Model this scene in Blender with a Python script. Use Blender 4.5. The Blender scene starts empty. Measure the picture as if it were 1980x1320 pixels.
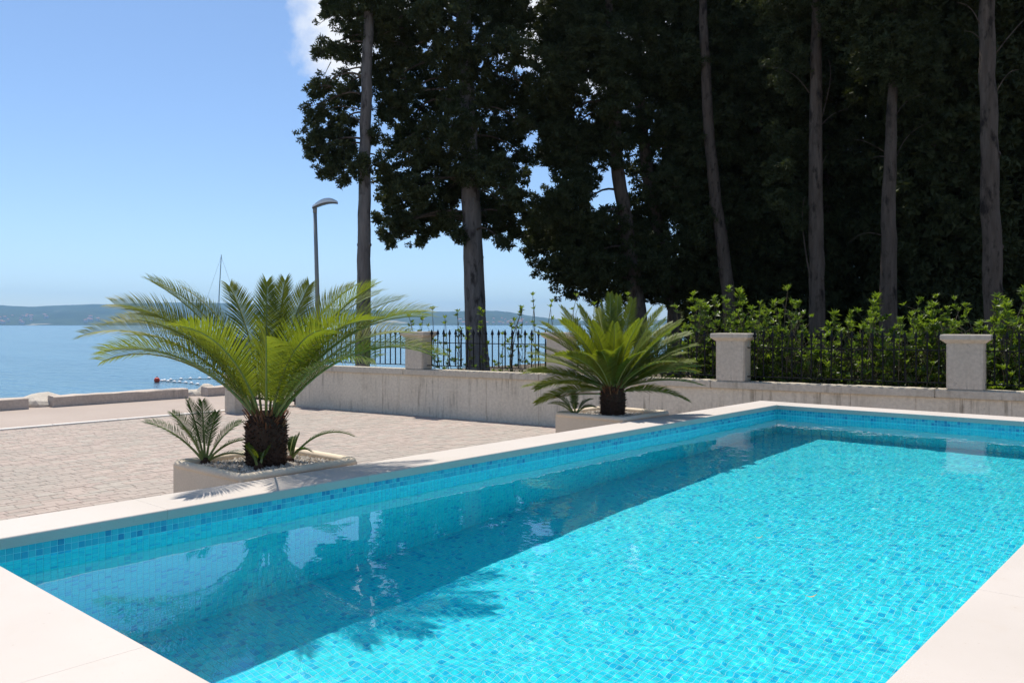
import bpy, bmesh, math, random
import numpy as np
from mathutils import Vector, Matrix
R = math.radians
random.seed(7)
rng = np.random.default_rng(7)
scene = bpy.context.scene
col = scene.collection

# ------------------------------------------------------------------ camera
FPX, CX, CY, HORIZON = 1606.0, 990.0, 660.0, 628.0      # measured on the 1980 x 1320 photograph
CAM_Z = 1.57
HEAD = R(41.3)                                           # heading, left of +Y (the pool's long axis)
cam_d = bpy.data.cameras.new('camera')
cam = bpy.data.objects.new('camera', cam_d)
col.objects.link(cam)
cam_d.sensor_width = 36.0
cam_d.lens = FPX / 1980.0 * 36.0
cam_d.clip_start = 0.05
cam_d.clip_end = 40000.0
cam.location = (0, 0, CAM_Z)
cam.rotation_euler = (R(90), 0, HEAD)
cam_d.shift_y = -(CY - HORIZON) / 1980.0
scene.camera = cam
CH, SH = math.cos(HEAD), math.sin(HEAD)

def at(px, py, d):
    """world point at photo pixel (px, py), d metres ahead"""
    x = (px - CX) / FPX * d
    return Vector((x * CH - d * SH, x * SH + d * CH, CAM_Z - (py - HORIZON) / FPX * d))

def on_z(px, py, z):
    """world point at photo pixel (px, py) on the level z"""
    return at(px, py, (CAM_Z - z) * FPX / (py - HORIZON))
def depth_on_x(px, X):
    r = (px - CX) / FPX
    return X / (r * CH - SH)
def Y_on_X(px, X):
    r = (px - CX) / FPX
    return depth_on_x(px, X) * (r * SH + CH)

# ------------------------------------------------------------------ sky, sun, exposure
SUN_EL, SUN_DIR = R(66), Vector((-0.378, 0.150, 0.9135)).normalized()
world = bpy.data.worlds.new('World')
scene.world = world
world.use_nodes = True
wn, wl = world.node_tree.nodes, world.node_tree.links
wn.clear()
sky = wn.new('ShaderNodeTexSky')
sky.sky_type = 'NISHITA'
sky.sun_disc = False
sky.sun_elevation = SUN_EL
sky.sun_rotation = math.atan2(SUN_DIR.x, SUN_DIR.y)
sky.altitude = 0
sky.air_density = 0.8
sky.dust_density = 0.25
sky.ozone_density = 4.0
bg = wn.new('ShaderNodeBackground')
bg.inputs['Strength'].default_value = 0.127
wo = wn.new('ShaderNodeOutputWorld')
# a few fair-weather clouds scattered round the sky, soft edged by noise
def sky_dir(px, py):
    return (at(px, py, 1.0) - Vector((0, 0, CAM_Z))).normalized()
wtc = wn.new('ShaderNodeTexCoord')
wno = wn.new('ShaderNodeTexNoise')
wno.inputs['Scale'].default_value = 9.0
wno.inputs['Detail'].default_value = 8.0
wno.inputs['Roughness'].default_value = 0.6
wl.new(wtc.outputs['Generated'], wno.inputs['Vector'])
cloud = None
clouds = [(sky_dir(668, 8), 0.085), (sky_dir(740, -45), 0.08), (sky_dir(800, -85), 0.08), (sky_dir(1030, 10), 0.075), (sky_dir(1130, 90), 0.06), (sky_dir(1260, 60), 0.07), (sky_dir(1640, 120), 0.09), (sky_dir(1800, 40), 0.08),
          (Vector((0.8, 0.3, 0.45)).normalized(), 0.16), (Vector((0.5, -0.7, 0.4)).normalized(), 0.14), (Vector((-0.5, -0.8, 0.5)).normalized(), 0.12), (Vector((0.9, -0.2, 0.6)).normalized(), 0.12)]
for cdir, crad in clouds:
    ds_ = wn.new('ShaderNodeVectorMath'); ds_.operation = 'DISTANCE'
    wl.new(wtc.outputs['Generated'], ds_.inputs[0]); ds_.inputs[1].default_value = cdir
    q1 = wn.new('ShaderNodeMath'); q1.operation = 'DIVIDE'; wl.new(ds_.outputs['Value'], q1.inputs[0]); q1.inputs[1].default_value = crad
    q2 = wn.new('ShaderNodeMath'); q2.operation = 'SUBTRACT'; q2.inputs[0].default_value = 1.0; wl.new(q1.outputs[0], q2.inputs[1])
    if cloud is None:
        cloud = q2.outputs[0]
    else:
        q3 = wn.new('ShaderNodeMath'); q3.operation = 'MAXIMUM'; wl.new(cloud, q3.inputs[0]); wl.new(q2.outputs[0], q3.inputs[1]); cloud = q3.outputs[0]
q4 = wn.new('ShaderNodeMath'); q4.operation = 'MULTIPLY_ADD'; wl.new(wno.outputs['Fac'], q4.inputs[0]); q4.inputs[1].default_value = 2.6; q4.inputs[2].default_value = -1.3
q5 = wn.new('ShaderNodeMath'); q5.operation = 'ADD'; wl.new(cloud, q5.inputs[0]); wl.new(q4.outputs[0], q5.inputs[1])
wrm = wn.new('ShaderNodeValToRGB')
wrm.color_ramp.elements[0].position = 0.0; wrm.color_ramp.elements[1].position = 0.55
wl.new(q5.outputs[0], wrm.inputs[0])
wmx = wn.new('ShaderNodeMix'); wmx.data_type = 'RGBA'
wl.new(wrm.outputs[0], wmx.inputs[0]); wl.new(sky.outputs[0], wmx.inputs[6]); wmx.inputs[7].default_value = (6.2, 6.3, 6.5, 1)
wl.new(wmx.outputs[2], bg.inputs['Color'])
wl.new(bg.outputs[0], wo.inputs['Surface'])
sun_d = bpy.data.lights.new('sun', 'SUN')
sun_d.energy = 4.8
sun_d.angle = R(0.53)
sun_d.color = (1.0, 0.945, 0.865)
sun = bpy.data.objects.new('sun', sun_d)
col.objects.link(sun)
sun.rotation_euler = SUN_DIR.to_track_quat('Z', 'Y').to_euler()
sun_d.cycles.is_caustics_light = True                    # refracted sun through the pool water
vs = scene.view_settings
vs.view_transform = 'Standard'
vs.look = 'None'
vs.exposure = 0.30
vs.gamma = 1.0
vs.use_curve_mapping = False
cy = scene.cycles
cy.use_denoising = True
cy.max_bounces = 16
cy.diffuse_bounces = 8
cy.glossy_bounces = 8
cy.transmission_bounces = 12
cy.transparent_max_bounces = 12
cy.caustics_reflective = True
cy.caustics_refractive = True
cy.sample_clamp_indirect = 6.0

# ------------------------------------------------------------------ helpers
MATS = {}
def new_mat(name):
    m = bpy.data.materials.new(name)
    m.use_nodes = True
    nt = m.node_tree
    nt.nodes.clear()
    out = nt.nodes.new('ShaderNodeOutputMaterial')
    MATS[name] = m
    return m, nt, out
def N(nt, kind, **kw):
    n = nt.nodes.new('ShaderNode' + kind)
    for k, v in kw.items():
        if k.startswith('i_'):
            n.inputs[k[2:].replace('_', ' ')].default_value = v
        else:
            setattr(n, k, v)
    return n
def ramp(nt, stops, src, interp='LINEAR'):
    r = nt.nodes.new('ShaderNodeValToRGB')
    r.color_ramp.interpolation = interp
    e = r.color_ramp.elements
    while len(e) > 1:
        e.remove(e[-1])
    e[0].position, e[0].color = stops[0][0], (*stops[0][1], 1)
    for p, c in stops[1:]:
        k = e.new(p)
        k.color = (*c, 1)
    nt.links.new(src, r.inputs[0])
    return r.outputs[0]
def coords(nt, scale=(1, 1, 1), kind='Object'):
    tc = N(nt, 'TexCoord')
    mp = N(nt, 'Mapping')
    mp.inputs['Scale'].default_value = scale
    nt.links.new(tc.outputs[kind], mp.inputs[0])
    return mp.outputs[0]
def world_coords(nt, scale=(1, 1, 1)):
    g = N(nt, 'NewGeometry')
    mp = N(nt, 'Mapping')
    mp.inputs['Scale'].default_value = scale
    nt.links.new(g.outputs['Position'], mp.inputs[0])
    return mp.outputs[0]
def noise(nt, vec, scale, detail=4.0, rough=0.55):
    n = N(nt, 'TexNoise')
    n.inputs['Scale'].default_value = scale
    n.inputs['Detail'].default_value = detail
    n.inputs['Roughness'].default_value = rough
    nt.links.new(vec, n.inputs['Vector'])
    return n.outputs['Fac']
def mix(nt, fac, a, b, mode='MIX'):
    m = N(nt, 'Mix', data_type='RGBA', blend_type=mode)
    for sock, v in ((m.inputs[0], fac), (m.inputs[6], a), (m.inputs[7], b)):
        if hasattr(v, 'links'):
            nt.links.new(v, sock)
        elif isinstance(v, (int, float)):
            sock.default_value = v
        else:
            sock.default_value = (*v, 1)
    return m.outputs[2]
def math_n(nt, op, a, b=0.0, clamp=False):
    m = N(nt, 'Math', operation=op, use_clamp=clamp)
    for sock, v in ((m.inputs[0], a), (m.inputs[1], b)):
        if hasattr(v, 'links'):
            nt.links.new(v, sock)
        else:
            sock.default_value = v
    return m.outputs[0]
def bump(nt, h, strength=0.3, dist=0.01):
    b = N(nt, 'Bump')
    b.inputs['Strength'].default_value = strength
    b.inputs['Distance'].default_value = dist
    nt.links.new(h, b.inputs['Height'])
    return b.outputs[0]
def principled(nt, out, color, rough=0.6, normal=None, spec=0.5, metal=0.0):
    p = N(nt, 'BsdfPrincipled')
    if hasattr(color, 'links'):
        nt.links.new(color, p.inputs['Base Color'])
    else:
        p.inputs['Base Color'].default_value = (*color, 1)
    if hasattr(rough, 'links'):
        nt.links.new(rough, p.inputs['Roughness'])
    else:
        p.inputs['Roughness'].default_value = rough
    p.inputs['Specular IOR Level'].default_value = spec
    p.inputs['Metallic'].default_value = metal
    if normal is not None:
        nt.links.new(normal, p.inputs['Normal'])
    nt.links.new(p.outputs[0], out.inputs['Surface'])
    return p

def link(name, me, parent=None, mat=None, loc=None, **props):
    o = bpy.data.objects.new(name, me)
    col.objects.link(o)
    if mat is not None and me is not None:
        ms = mat if isinstance(mat, (list, tuple)) else [mat]
        if not me.materials:
            for m in ms:
                me.materials.append(MATS[m])
    if parent is not None:
        o.parent = parent
    if loc is not None:
        o.location = loc
    for k, v in props.items():
        o[k] = v
    return o
def thing(name, label, cat, loc=(0, 0, 0), rz=0.0, group=None):
    o = bpy.data.objects.new(name, None)
    col.objects.link(o)
    o.location = loc
    o.rotation_euler = (0, 0, rz)
    o.empty_display_size = 0.2
    o['label'], o['category'] = label, cat
    if group:
        o['group'] = group
    return o
def np_mesh(name, V, F, smooth=False, mat_idx=None):
    """V (n,3), F (m,k) all of one size k"""
    V = np.asarray(V, dtype=np.float32).reshape(-1, 3)
    F = np.asarray(F, dtype=np.int32)
    me = bpy.data.meshes.new(name)
    m, k = F.shape
    me.vertices.add(len(V))
    me.vertices.foreach_set('co', V.ravel())
    me.loops.add(m * k)
    me.loops.foreach_set('vertex_index', F.ravel())
    me.polygons.add(m)
    me.polygons.foreach_set('loop_start', np.arange(0, m * k, k, dtype=np.int32))
    me.polygons.foreach_set('loop_total', np.full(m, k, dtype=np.int32))
    me.polygons.foreach_set('use_smooth', np.full(m, smooth, dtype=bool))
    if mat_idx is not None:
        me.polygons.foreach_set('material_index', np.asarray(mat_idx, dtype=np.int32))
    me.update(calc_edges=True)
    return me
class MB:
    """collects boxes, tubes and loose faces into one mesh"""
    def __init__(s):
        s.v, s.f, s.mi = [], [], []
    def face(s, pts, mi=0):
        i = len(s.v)
        s.v += [tuple(p) for p in pts]
        s.f.append(tuple(range(i, i + len(pts))))
        s.mi.append(mi)
    def box(s, a, b, mi=0, mtx=None):
        (x0, y0, z0), (x1, y1, z1) = a, b
        p = [(x0, y0, z0), (x1, y0, z0), (x1, y1, z0), (x0, y1, z0), (x0, y0, z1), (x1, y0, z1), (x1, y1, z1), (x0, y1, z1)]
        if mtx is not None:
            p = [tuple(mtx @ Vector(q)) for q in p]
        i = len(s.v)
        s.v += p
        for f in ((3, 2, 1, 0), (4, 5, 6, 7), (0, 1, 5, 4), (1, 2, 6, 5), (2, 3, 7, 6), (3, 0, 4, 7)):
            s.f.append(tuple(i + j for j in f))
            s.mi.append(mi)
    def tube(s, pts, rad, n=8, mi=0, cap=True):
        pts = [Vector(p) for p in pts]
        rad = rad if isinstance(rad, (list, tuple)) else [rad] * len(pts)
        rings = []
        u = None
        for k, p in enumerate(pts):
            t = (pts[min(k + 1, len(pts) - 1)] - pts[max(k - 1, 0)]).normalized()
            if u is None:
                u = t.cross(Vector((0, 0, 1)) if abs(t.z) < 0.8 else Vector((0, 1, 0)))
            u = (u - t * u.dot(t)).normalized()
            w = t.cross(u)
            i = len(s.v)
            for q in range(n):
                a = 2 * math.pi * q / n
                s.v.append(tuple(p + (u * math.cos(a) + w * math.sin(a)) * rad[k]))
            rings.append(i)
        for a, b in zip(rings, rings[1:]):
            for q in range(n):
                s.f.append((a + q, b + q, b + (q + 1) % n, a + (q + 1) % n))
                s.mi.append(mi)
        if cap:
            s.f.append(tuple(rings[0] + q for q in range(n)))
            s.f.append(tuple(rings[-1] + q for q in reversed(range(n))))
            s.mi += [mi, mi]
    def mesh(s, name, smooth=False, bevel=0.0, seg=2):
        me = bpy.data.meshes.new(name)
        me.from_pydata(s.v, [], s.f)
        me.polygons.foreach_set('material_index', s.mi)
        if bevel:
            b = bmesh.new()
            b.from_mesh(me)
            bmesh.ops.remove_doubles(b, verts=b.verts, dist=1e-5)
            bmesh.ops.bevel(b, geom=b.edges, offset=bevel, segments=seg, affect='EDGES', clamp_overlap=True)
            b.to_mesh(me)
            b.free()
        if smooth:
            me.polygons.foreach_set('use_smooth', [True] * len(me.polygons))
        me.update()
        return me
    def build(s, name, mat, parent=None, smooth=False, bevel=0.0, seg=2, **props):
        return link(name, s.mesh(name, smooth, bevel, seg), parent, mat, **props)

# ------------------------------------------------------------------ pool dimensions (metres, paving at z = 0)
PX0, PX1, PY0, PY1 = -3.605, -0.61, 0.965, 8.235          # inner faces of the basin walls
COP_Z, COP_T = 0.75, 0.045
WATER_Z = COP_Z - 0.105
FLOOR_Z = WATER_Z - 1.28
TILE = 0.0268                                             # mosaic pitch; the basin is a whole number of tiles
PX1 = PX0 + round((PX1 - PX0) / TILE) * TILE
PY1 = PY0 + round((PY1 - PY0) / TILE) * TILE
TOPZ = COP_Z - COP_T - 0.001
NZ = round((TOPZ - FLOOR_Z) / TILE)
FLOOR_Z = TOPZ - NZ * TILE
# ------------------------------------------------------------------ materials: pool
m, nt, out = new_mat('coping_stone')
v = world_coords(nt)
c = ramp(nt, [(0.3, (0.500, 0.444, 0.386)), (0.7, (0.560, 0.500, 0.443))], noise(nt, v, 1.3, 6))
c = mix(nt, math_n(nt, 'MULTIPLY', ramp(nt, [(0.60, (0, 0, 0)), (0.72, (1, 1, 1))], noise(nt, v, 9, 5)), 0.25), c, (0.500, 0.423, 0.345))
c = mix(nt, ramp(nt, [(0.66, (0, 0, 0)), (0.76, (1, 1, 1))], noise(nt, v, 48, 4)), c, (0.450, 0.377, 0.309))
principled(nt, out, c, 0.62, bump(nt, noise(nt, v, 160, 4), 0.15, 0.002), spec=0.35)

m, nt, out = new_mat('pool_grout')
principled(nt, out, (0.26, 0.72, 0.78), 0.8)

m, nt, out = new_mat('pool_tile')
g = N(nt, 'NewGeometry')
oi = N(nt, 'ObjectInfo')
rr = math_n(nt, 'FRACT', math_n(nt, 'ADD', g.outputs['Random Per Island'], oi.outputs['Random']))
c = ramp(nt, [(0.0, (0.032, 0.754, 0.822)), (0.28, (0.027, 0.728, 0.809)), (0.55, (0.063, 0.817, 0.837)), (0.74, (0.018, 0.629, 0.781)), (0.88, (0.009, 0.462, 0.734)), (0.97, (0.005, 0.315, 0.602))], rr, 'CONSTANT')
c = mix(nt, 0.35, c, ramp(nt, [(0.35, (0.023, 0.649, 0.781)), (0.65, (0.059, 0.807, 0.837))], noise(nt, world_coords(nt), 90, 2)))
principled(nt, out, c, 0.12, spec=0.5)

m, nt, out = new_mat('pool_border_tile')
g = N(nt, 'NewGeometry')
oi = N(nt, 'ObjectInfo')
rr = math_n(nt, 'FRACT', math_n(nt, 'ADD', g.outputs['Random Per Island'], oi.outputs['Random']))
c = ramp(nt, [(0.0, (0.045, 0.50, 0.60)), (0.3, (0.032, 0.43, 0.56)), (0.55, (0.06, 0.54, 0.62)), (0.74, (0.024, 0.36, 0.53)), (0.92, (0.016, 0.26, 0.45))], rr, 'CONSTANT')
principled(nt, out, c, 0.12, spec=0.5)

m, nt, out = new_mat('pool_water')
gl = N(nt, 'BsdfGlass', distribution='MULTI_GGX')
gl.inputs['IOR'].default_value = 1.333
gl.inputs['Roughness'].default_value = 0.0
gl.inputs['Color'].default_value = (1, 1, 1, 1)
nt.links.new(gl.outputs[0], out.inputs['Surface'])

# ------------------------------------------------------------------ the pool
pool = thing('swimming_pool', 'raised turquoise mosaic swimming pool with pale stone coping', 'pool', (0, 0, 0))
b = MB()                                                  # basin: five inner faces with thickness, tile bed set back
e, t = 0.0012, 0.22
b.box((PX0 - e - t, PY0 - e - t, FLOOR_Z - e - 0.2), (PX1 + e + t, PY1 + e + t, FLOOR_Z - e))
b.box((PX0 - e - t, PY0 - e - t, FLOOR_Z - e), (PX0 - e, PY1 + e + t, COP_Z - COP_T - 0.002))
b.box((PX1 + e, PY0 - e - t, FLOOR_Z - e), (PX1 + e + t, PY1 + e + t, COP_Z - COP_T - 0.002))
b.box((PX0 - e, PY0 - e - t, FLOOR_Z - e), (PX1 + e, PY0 - e, COP_Z - COP_T - 0.002))
b.box((PX0 - e, PY1 + e, FLOOR_Z - e), (PX1 + e, PY1 + e + t, COP_Z - COP_T - 0.002))
basin = b.build('basin', 'pool_grout', pool)

b = MB()                                                  # rendered outer skin of the raised basin
ox0, ox1, oy0, oy1, oz = PX0 - e - t, PX1 + e + t, PY0 - e - t, PY1 + e + t, COP_Z - COP_T - 0.002
b.box((ox0 - 0.02, oy0 - 0.02, -0.1), (ox0 - 0.001, oy1 + 0.02, oz))
b.box((ox1 + 0.001, oy0 - 0.02, -0.1), (ox1 + 0.02, oy1 + 0.02, oz))
b.box((ox0 - 0.001, oy0 - 0.02, -0.1), (ox1 + 0.001, oy0 - 0.001, oz))
b.box((ox0 - 0.001, oy1 + 0.001, -0.1), (ox1 + 0.001, oy1 + 0.02, oz))
b.build('outer_wall', 'coping_stone', pool)

def coping_run(p0, p1, lo, hi, axis):
    """slabs laid end to end between p0 and p1 along axis; lo..hi across"""
    n = max(1, round((p1 - p0) / 1.21))
    L = (p1 - p0) / n
    for k in range(n):
        a0, a1 = p0 + k * L + 0.0005, p0 + (k + 1) * L - 0.0005
        b = MB()
        z0, r_ = COP_Z - COP_T, 0.009
        prof = [(lo, z0)] + [(lo + r_ - r_ * math.cos(R(18 * q)), COP_Z - r_ + r_ * math.sin(R(18 * q))) for q in range(6)]
        prof += [(hi - r_ + r_ * math.sin(R(18 * q)), COP_Z - r_ + r_ * math.cos(R(18 * q))) for q in range(6)] + [(hi, z0)]
        P = (lambda w, z, a: (w, a, z)) if axis == 'y' else (lambda w, z, a: (a, w, z))
        n_ = len(prof)
        b.v = [P(w, z, a0) for w, z in prof] + [P(w, z, a1) for w, z in prof]
        b.f = [(q, (q + 1) % n_, n_ + (q + 1) % n_, n_ + q) for q in range(n_)] + [tuple(range(n_)), tuple(reversed(range(n_, 2 * n_)))]
        b.mi = [0] * len(b.f)
        b.build('coping_slab', 'coping_stone', pool)
    b = MB()                                               # mortar under and between the slabs
    if axis == 'y':
        b.box((lo + 0.012, p0 + 0.01, COP_Z - COP_T - 0.0015), (hi - 0.012, p1 - 0.01, COP_Z - 0.0015))
    else:
        b.box((p0 + 0.01, lo + 0.012, COP_Z - COP_T - 0.0015), (p1 - 0.01, hi - 0.012, COP_Z - 0.0015))
    b.build('joint_mortar', 'coping_stone', pool)
CI, CO = 0.015, 0.318
coping_run(PY0 + CI - 0.345, PY1 + CO + 0.0, PX0 - CO, PX0 + CI, 'y')
coping_run(PY0 + CI - 0.345, PY1 + CO + 0.0, PX1 - CI, PX1 + 0.36, 'y')
coping_run(PX0 + CI + 0.002, PX1 - CI - 0.002, PY1 - CI, PY1 + CO, 'x')
coping_run(PX0 + CI + 0.002, PX1 - CI - 0.002, PY0 + CI - 0.36, PY0 + CI, 'x')

TS = TILE - 0.0022
def tile_mesh(name):
    h, q = TS / 2, TS / 2 - 0.0008
    V = [(-h, -h, -0.0013), (h, -h, -0.0013), (h, h, -0.0013), (-h, h, -0.0013), (-q, -q, 0), (q, -q, 0), (q, q, 0), (-q, q, 0)]
    return np.array(V), np.array([(4, 5, 6, 7), (0, 1, 5, 4), (1, 2, 6, 5), (2, 3, 7, 6), (3, 0, 4, 7)])
TV, TF = tile_mesh('tile')
sheets = []
def tile_sheet(o, u, w, nu, nw, skip=None):
    """grid of tiles from corner o along unit vectors u, w (their cross product faces the water)"""
    o, u, w = np.array(o), np.array(u, float), np.array(w, float)
    n = np.cross(u, w)
    ii, jj = np.meshgrid(np.arange(nu), np.arange(nw), indexing='ij')
    ii, jj = ii.ravel(), jj.ravel()
    if skip is not None:
        k = ~skip(ii, jj)
        ii, jj = ii[k], jj[k]
    c = o + ((ii + 0.5) * TILE)[:, None] * u + ((jj + 0.5) * TILE)[:, None] * w
    loc = TV[:, 0:1] * u + TV[:, 1:2] * w + TV[:, 2:3] * n
    sheets.append((c[:, None, :] + loc[None] + rng.normal(0, 0.00025, (len(c), 1, 3))).reshape(-1, 3))
NX, NY = round((PX1 - PX0) / TILE), round((PY1 - PY0) / TILE)
LONE = 150                                                # columns of single tiles by two rows, nearest the camera
tile_sheet((PX0, PY0, FLOOR_Z), (1, 0, 0), (0, 1, 0), NX, NY)
WALLS = [((PX0, PY0), (0, 1, 0), NY), ((PX1, PY1), (0, -1, 0), NY), ((PX1, PY0), (-1, 0, 0), NX), ((PX0, PY1), (1, 0, 0), NX)]
for k, (o_, u_, n_) in enumerate(WALLS):                  # u x z faces the water
    tile_sheet((*o_, FLOOR_Z), u_, (0, 0, 1), n_, NZ - 2)
def tiles_to(name, mat):
    V = np.concatenate(sheets)
    n_ = len(V) // 8
    F = (TF[None] + (np.arange(n_) * 8)[:, None, None]).reshape(-1, 4)
    sheets.clear()
    return link(name, np_mesh(name, V, F), pool, mat, kind='stuff')
mosaic = tiles_to('mosaic', 'pool_tile')
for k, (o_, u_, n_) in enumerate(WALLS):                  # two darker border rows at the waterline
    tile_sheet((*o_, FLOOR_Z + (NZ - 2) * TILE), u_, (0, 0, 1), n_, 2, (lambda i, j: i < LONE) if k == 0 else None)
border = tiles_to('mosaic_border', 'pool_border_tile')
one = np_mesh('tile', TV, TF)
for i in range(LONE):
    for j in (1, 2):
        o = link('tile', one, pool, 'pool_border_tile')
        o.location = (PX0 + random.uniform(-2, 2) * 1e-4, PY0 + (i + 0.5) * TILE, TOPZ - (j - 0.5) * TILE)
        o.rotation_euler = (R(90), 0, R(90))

# rippled water sheet
def ripples(X, Y, seed, lams, slope):
    r = np.random.default_rng(seed)
    Z = np.zeros_like(X)
    for lam in lams:
        a = r.uniform(0, 2 * math.pi)
        k = 2 * math.pi / lam
        Z += slope / k * np.sin(k * (X * math.cos(a) + Y * math.sin(a)) + r.uniform(0, 6.28))
    return Z
gx, gy = 300, 727
xs, ys = np.linspace(PX0 - 0.003, PX1 + 0.003, gx), np.linspace(PY0 - 0.003, PY1 + 0.003, gy)
X, Y = np.meshgrid(xs, ys, indexing='ij')
rw = np.random.default_rng(3)
Z = ripples(X, Y, 1, rw.uniform(0.035, 0.075, 34), 0.0014) + ripples(X, Y, 2, rw.uniform(0.09, 0.35, 20), 0.0017) + ripples(X, Y, 4, rw.uniform(0.5, 1.6, 6), 0.0022)
calm = 0.35 + 0.65 * np.clip((X - PX0 + 0.35 * (Y - 2.0)) / 2.2, 0, 1)       # stiller in the lee of the near left corner
Z = Z * calm
V = np.stack([X, Y, WATER_Z + Z], -1).reshape(-1, 3)
idx = np.arange(gx * gy).reshape(gx, gy)
F = np.stack([idx[:-1, :-1], idx[1:, :-1], idx[1:, 1:], idx[:-1, 1:]], -1).reshape(-1, 4)
water = link('pool_water', np_mesh('pool_water', V, F, smooth=True), None, 'pool_water', kind='structure')
water.cycles.is_caustics_caster = True
for o in (basin, mosaic):
    o.cycles.is_caustics_receiver = True

# ------------------------------------------------------------------ materials: setting
SEA_Z = -1.2
m, nt, out = new_mat('sea_water')
v = world_coords(nt)
h = N(nt, 'TexNoise'); h.inputs['Scale'].default_value = 1.0; h.inputs['Detail'].default_value = 5
mp = N(nt, 'Mapping'); mp.inputs['Rotation'].default_value = (0, 0, -HEAD); mp.inputs['Scale'].default_value = (0.55, 1.5, 1)
nt.links.new(v, mp.inputs[0]); nt.links.new(mp.outputs[0], h.inputs['Vector'])
h2 = N(nt, 'TexNoise'); h2.inputs['Scale'].default_value = 0.06; h2.inputs['Detail'].default_value = 3
nt.links.new(mp.outputs[0], h2.inputs['Vector'])
hh = math_n(nt, 'ADD', h.outputs['Fac'], math_n(nt, 'MULTIPLY', h2.outputs['Fac'], 2.0))
p = principled(nt, out, ramp(nt, [(0.35, (0.035, 0.12, 0.17)), (0.65, (0.06, 0.17, 0.225))], h2.outputs['Fac']), 0.16, bump(nt, hh, 0.45, 0.5), spec=0.5)

m, nt, out = new_mat('hill_scrub')
v = world_coords(nt)
c = ramp(nt, [(0.35, (0.030, 0.050, 0.022)), (0.6, (0.055, 0.080, 0.034)), (0.75, (0.10, 0.115, 0.06))], noise(nt, v, 0.006, 6, 0.6))
c = mix(nt, ramp(nt, [(0.64, (0, 0, 0)), (0.68, (1, 1, 1))], noise(nt, world_coords(nt, (1, 1, 5)), 0.0022, 3)), c, (0.33, 0.30, 0.20))
principled(nt, out, c, 0.95, spec=0.1)

m, nt, out = new_mat('soil')
v = world_coords(nt)
c = ramp(nt, [(0.3, (0.075, 0.058, 0.04)), (0.55, (0.12, 0.10, 0.07)), (0.75, (0.06, 0.075, 0.03))], noise(nt, v, 2.2, 7, 0.65))
principled(nt, out, c, 0.95, bump(nt, noise(nt, v, 14, 6), 0.8, 0.05), spec=0.15)

m, nt, out = new_mat('road_concrete')
v = world_coords(nt)
c = ramp(nt, [(0.3, (0.358, 0.291, 0.245)), (0.7, (0.419, 0.346, 0.292))], noise(nt, v, 0.7, 6))
c = mix(nt, 0.25, c, ramp(nt, [(0.4, (0.259, 0.208, 0.171)), (0.6, (0.457, 0.389, 0.329))], noise(nt, v, 70, 3)))
principled(nt, out, c, 0.85, bump(nt, noise(nt, v, 90, 4), 0.3, 0.004), spec=0.2)

m, nt, out = new_mat('kerb_stone')
v = world_coords(nt)
principled(nt, out, ramp(nt, [(0.3, (0.62, 0.58, 0.52)), (0.7, (0.72, 0.68, 0.62))], noise(nt, v, 3, 5)), 0.7, spec=0.3)

m, nt, out = new_mat('paver_stone')
g = N(nt, 'NewGeometry'); oi = N(nt, 'ObjectInfo')
rr = math_n(nt, 'FRACT', math_n(nt, 'ADD', g.outputs['Random Per Island'], math_n(nt, 'MULTIPLY', oi.outputs['Random'], 7.31)))
v = world_coords(nt)
c = ramp(nt, [(0.0, (0.419, 0.338, 0.283)), (0.22, (0.381, 0.308, 0.257)), (0.42, (0.442, 0.359, 0.301)), (0.6, (0.365, 0.319, 0.268)), (0.74, (0.404, 0.319, 0.270)), (0.86, (0.411, 0.363, 0.304)), (0.95, (0.335, 0.283, 0.239))], rr, 'CONSTANT')
big = noise(nt, v, 0.55, 3)
c = mix(nt, ramp(nt, [(0.45, (0, 0, 0)), (0.62, (1, 1, 1))], big), c, mix(nt, 0.6, c, (0.335, 0.302, 0.255)))
c = mix(nt, 0.22, c, ramp(nt, [(0.35, (0.229, 0.192, 0.158)), (0.65, (0.487, 0.426, 0.371))], noise(nt, v, 38, 5)))
principled(nt, out, c, 0.88, bump(nt, noise(nt, v, 60, 5), 0.5, 0.006), spec=0.2)

m, nt, out = new_mat('joint_sand')
v = world_coords(nt)
principled(nt, out, ramp(nt, [(0.3, (0.246, 0.197, 0.155)), (0.7, (0.328, 0.271, 0.222))], noise(nt, v, 20, 4)), 0.95, spec=0.1)

def concrete(name, lo, hi, streak, stain):
    m, nt, out = new_mat(name)
    v = coords(nt)
    c = ramp(nt, [(0.3, lo), (0.7, hi)], noise(nt, v, 1.7, 6, 0.6))
    c = mix(nt, 0.3, c, ramp(nt, [(0.35, tuple(x * 0.7 for x in lo)), (0.65, tuple(x * 1.15 for x in hi))], noise(nt, v, 24, 5)))
    if streak:                                             # rain streaks and old damp patches
        s1 = ramp(nt, [(0.50, (0, 0, 0)), (0.64, (1, 1, 1))], noise(nt, coords(nt, (9, 9, 0.7)), 1.6, 6, 0.7))
        s2 = ramp(nt, [(0.42, (0, 0, 0)), (0.60, (1, 1, 1))], noise(nt, coords(nt, (1.1, 1.1, 2.0)), 1.0, 4))
        c = mix(nt, math_n(nt, 'MULTIPLY', math_n(nt, 'MULTIPLY', s1, s2), streak), c, stain)
        s3 = ramp(nt, [(0.66, (0, 0, 0)), (0.74, (1, 1, 1))], noise(nt, coords(nt, (1.4, 1.4, 1.4)), 1.1, 5))
        c = mix(nt, math_n(nt, 'MULTIPLY', s3, 0.22), c, stain)
        s4 = ramp(nt, [(0.69, (0, 0, 0)), (0.72, (1, 1, 1))], noise(nt, v, 13, 2))
        c = mix(nt, math_n(nt, 'MULTIPLY', s4, 0.3), c, stain)
    principled(nt, out, c, 0.88, bump(nt, noise(nt, v, 45, 5), 0.35, 0.006), spec=0.2)
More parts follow.
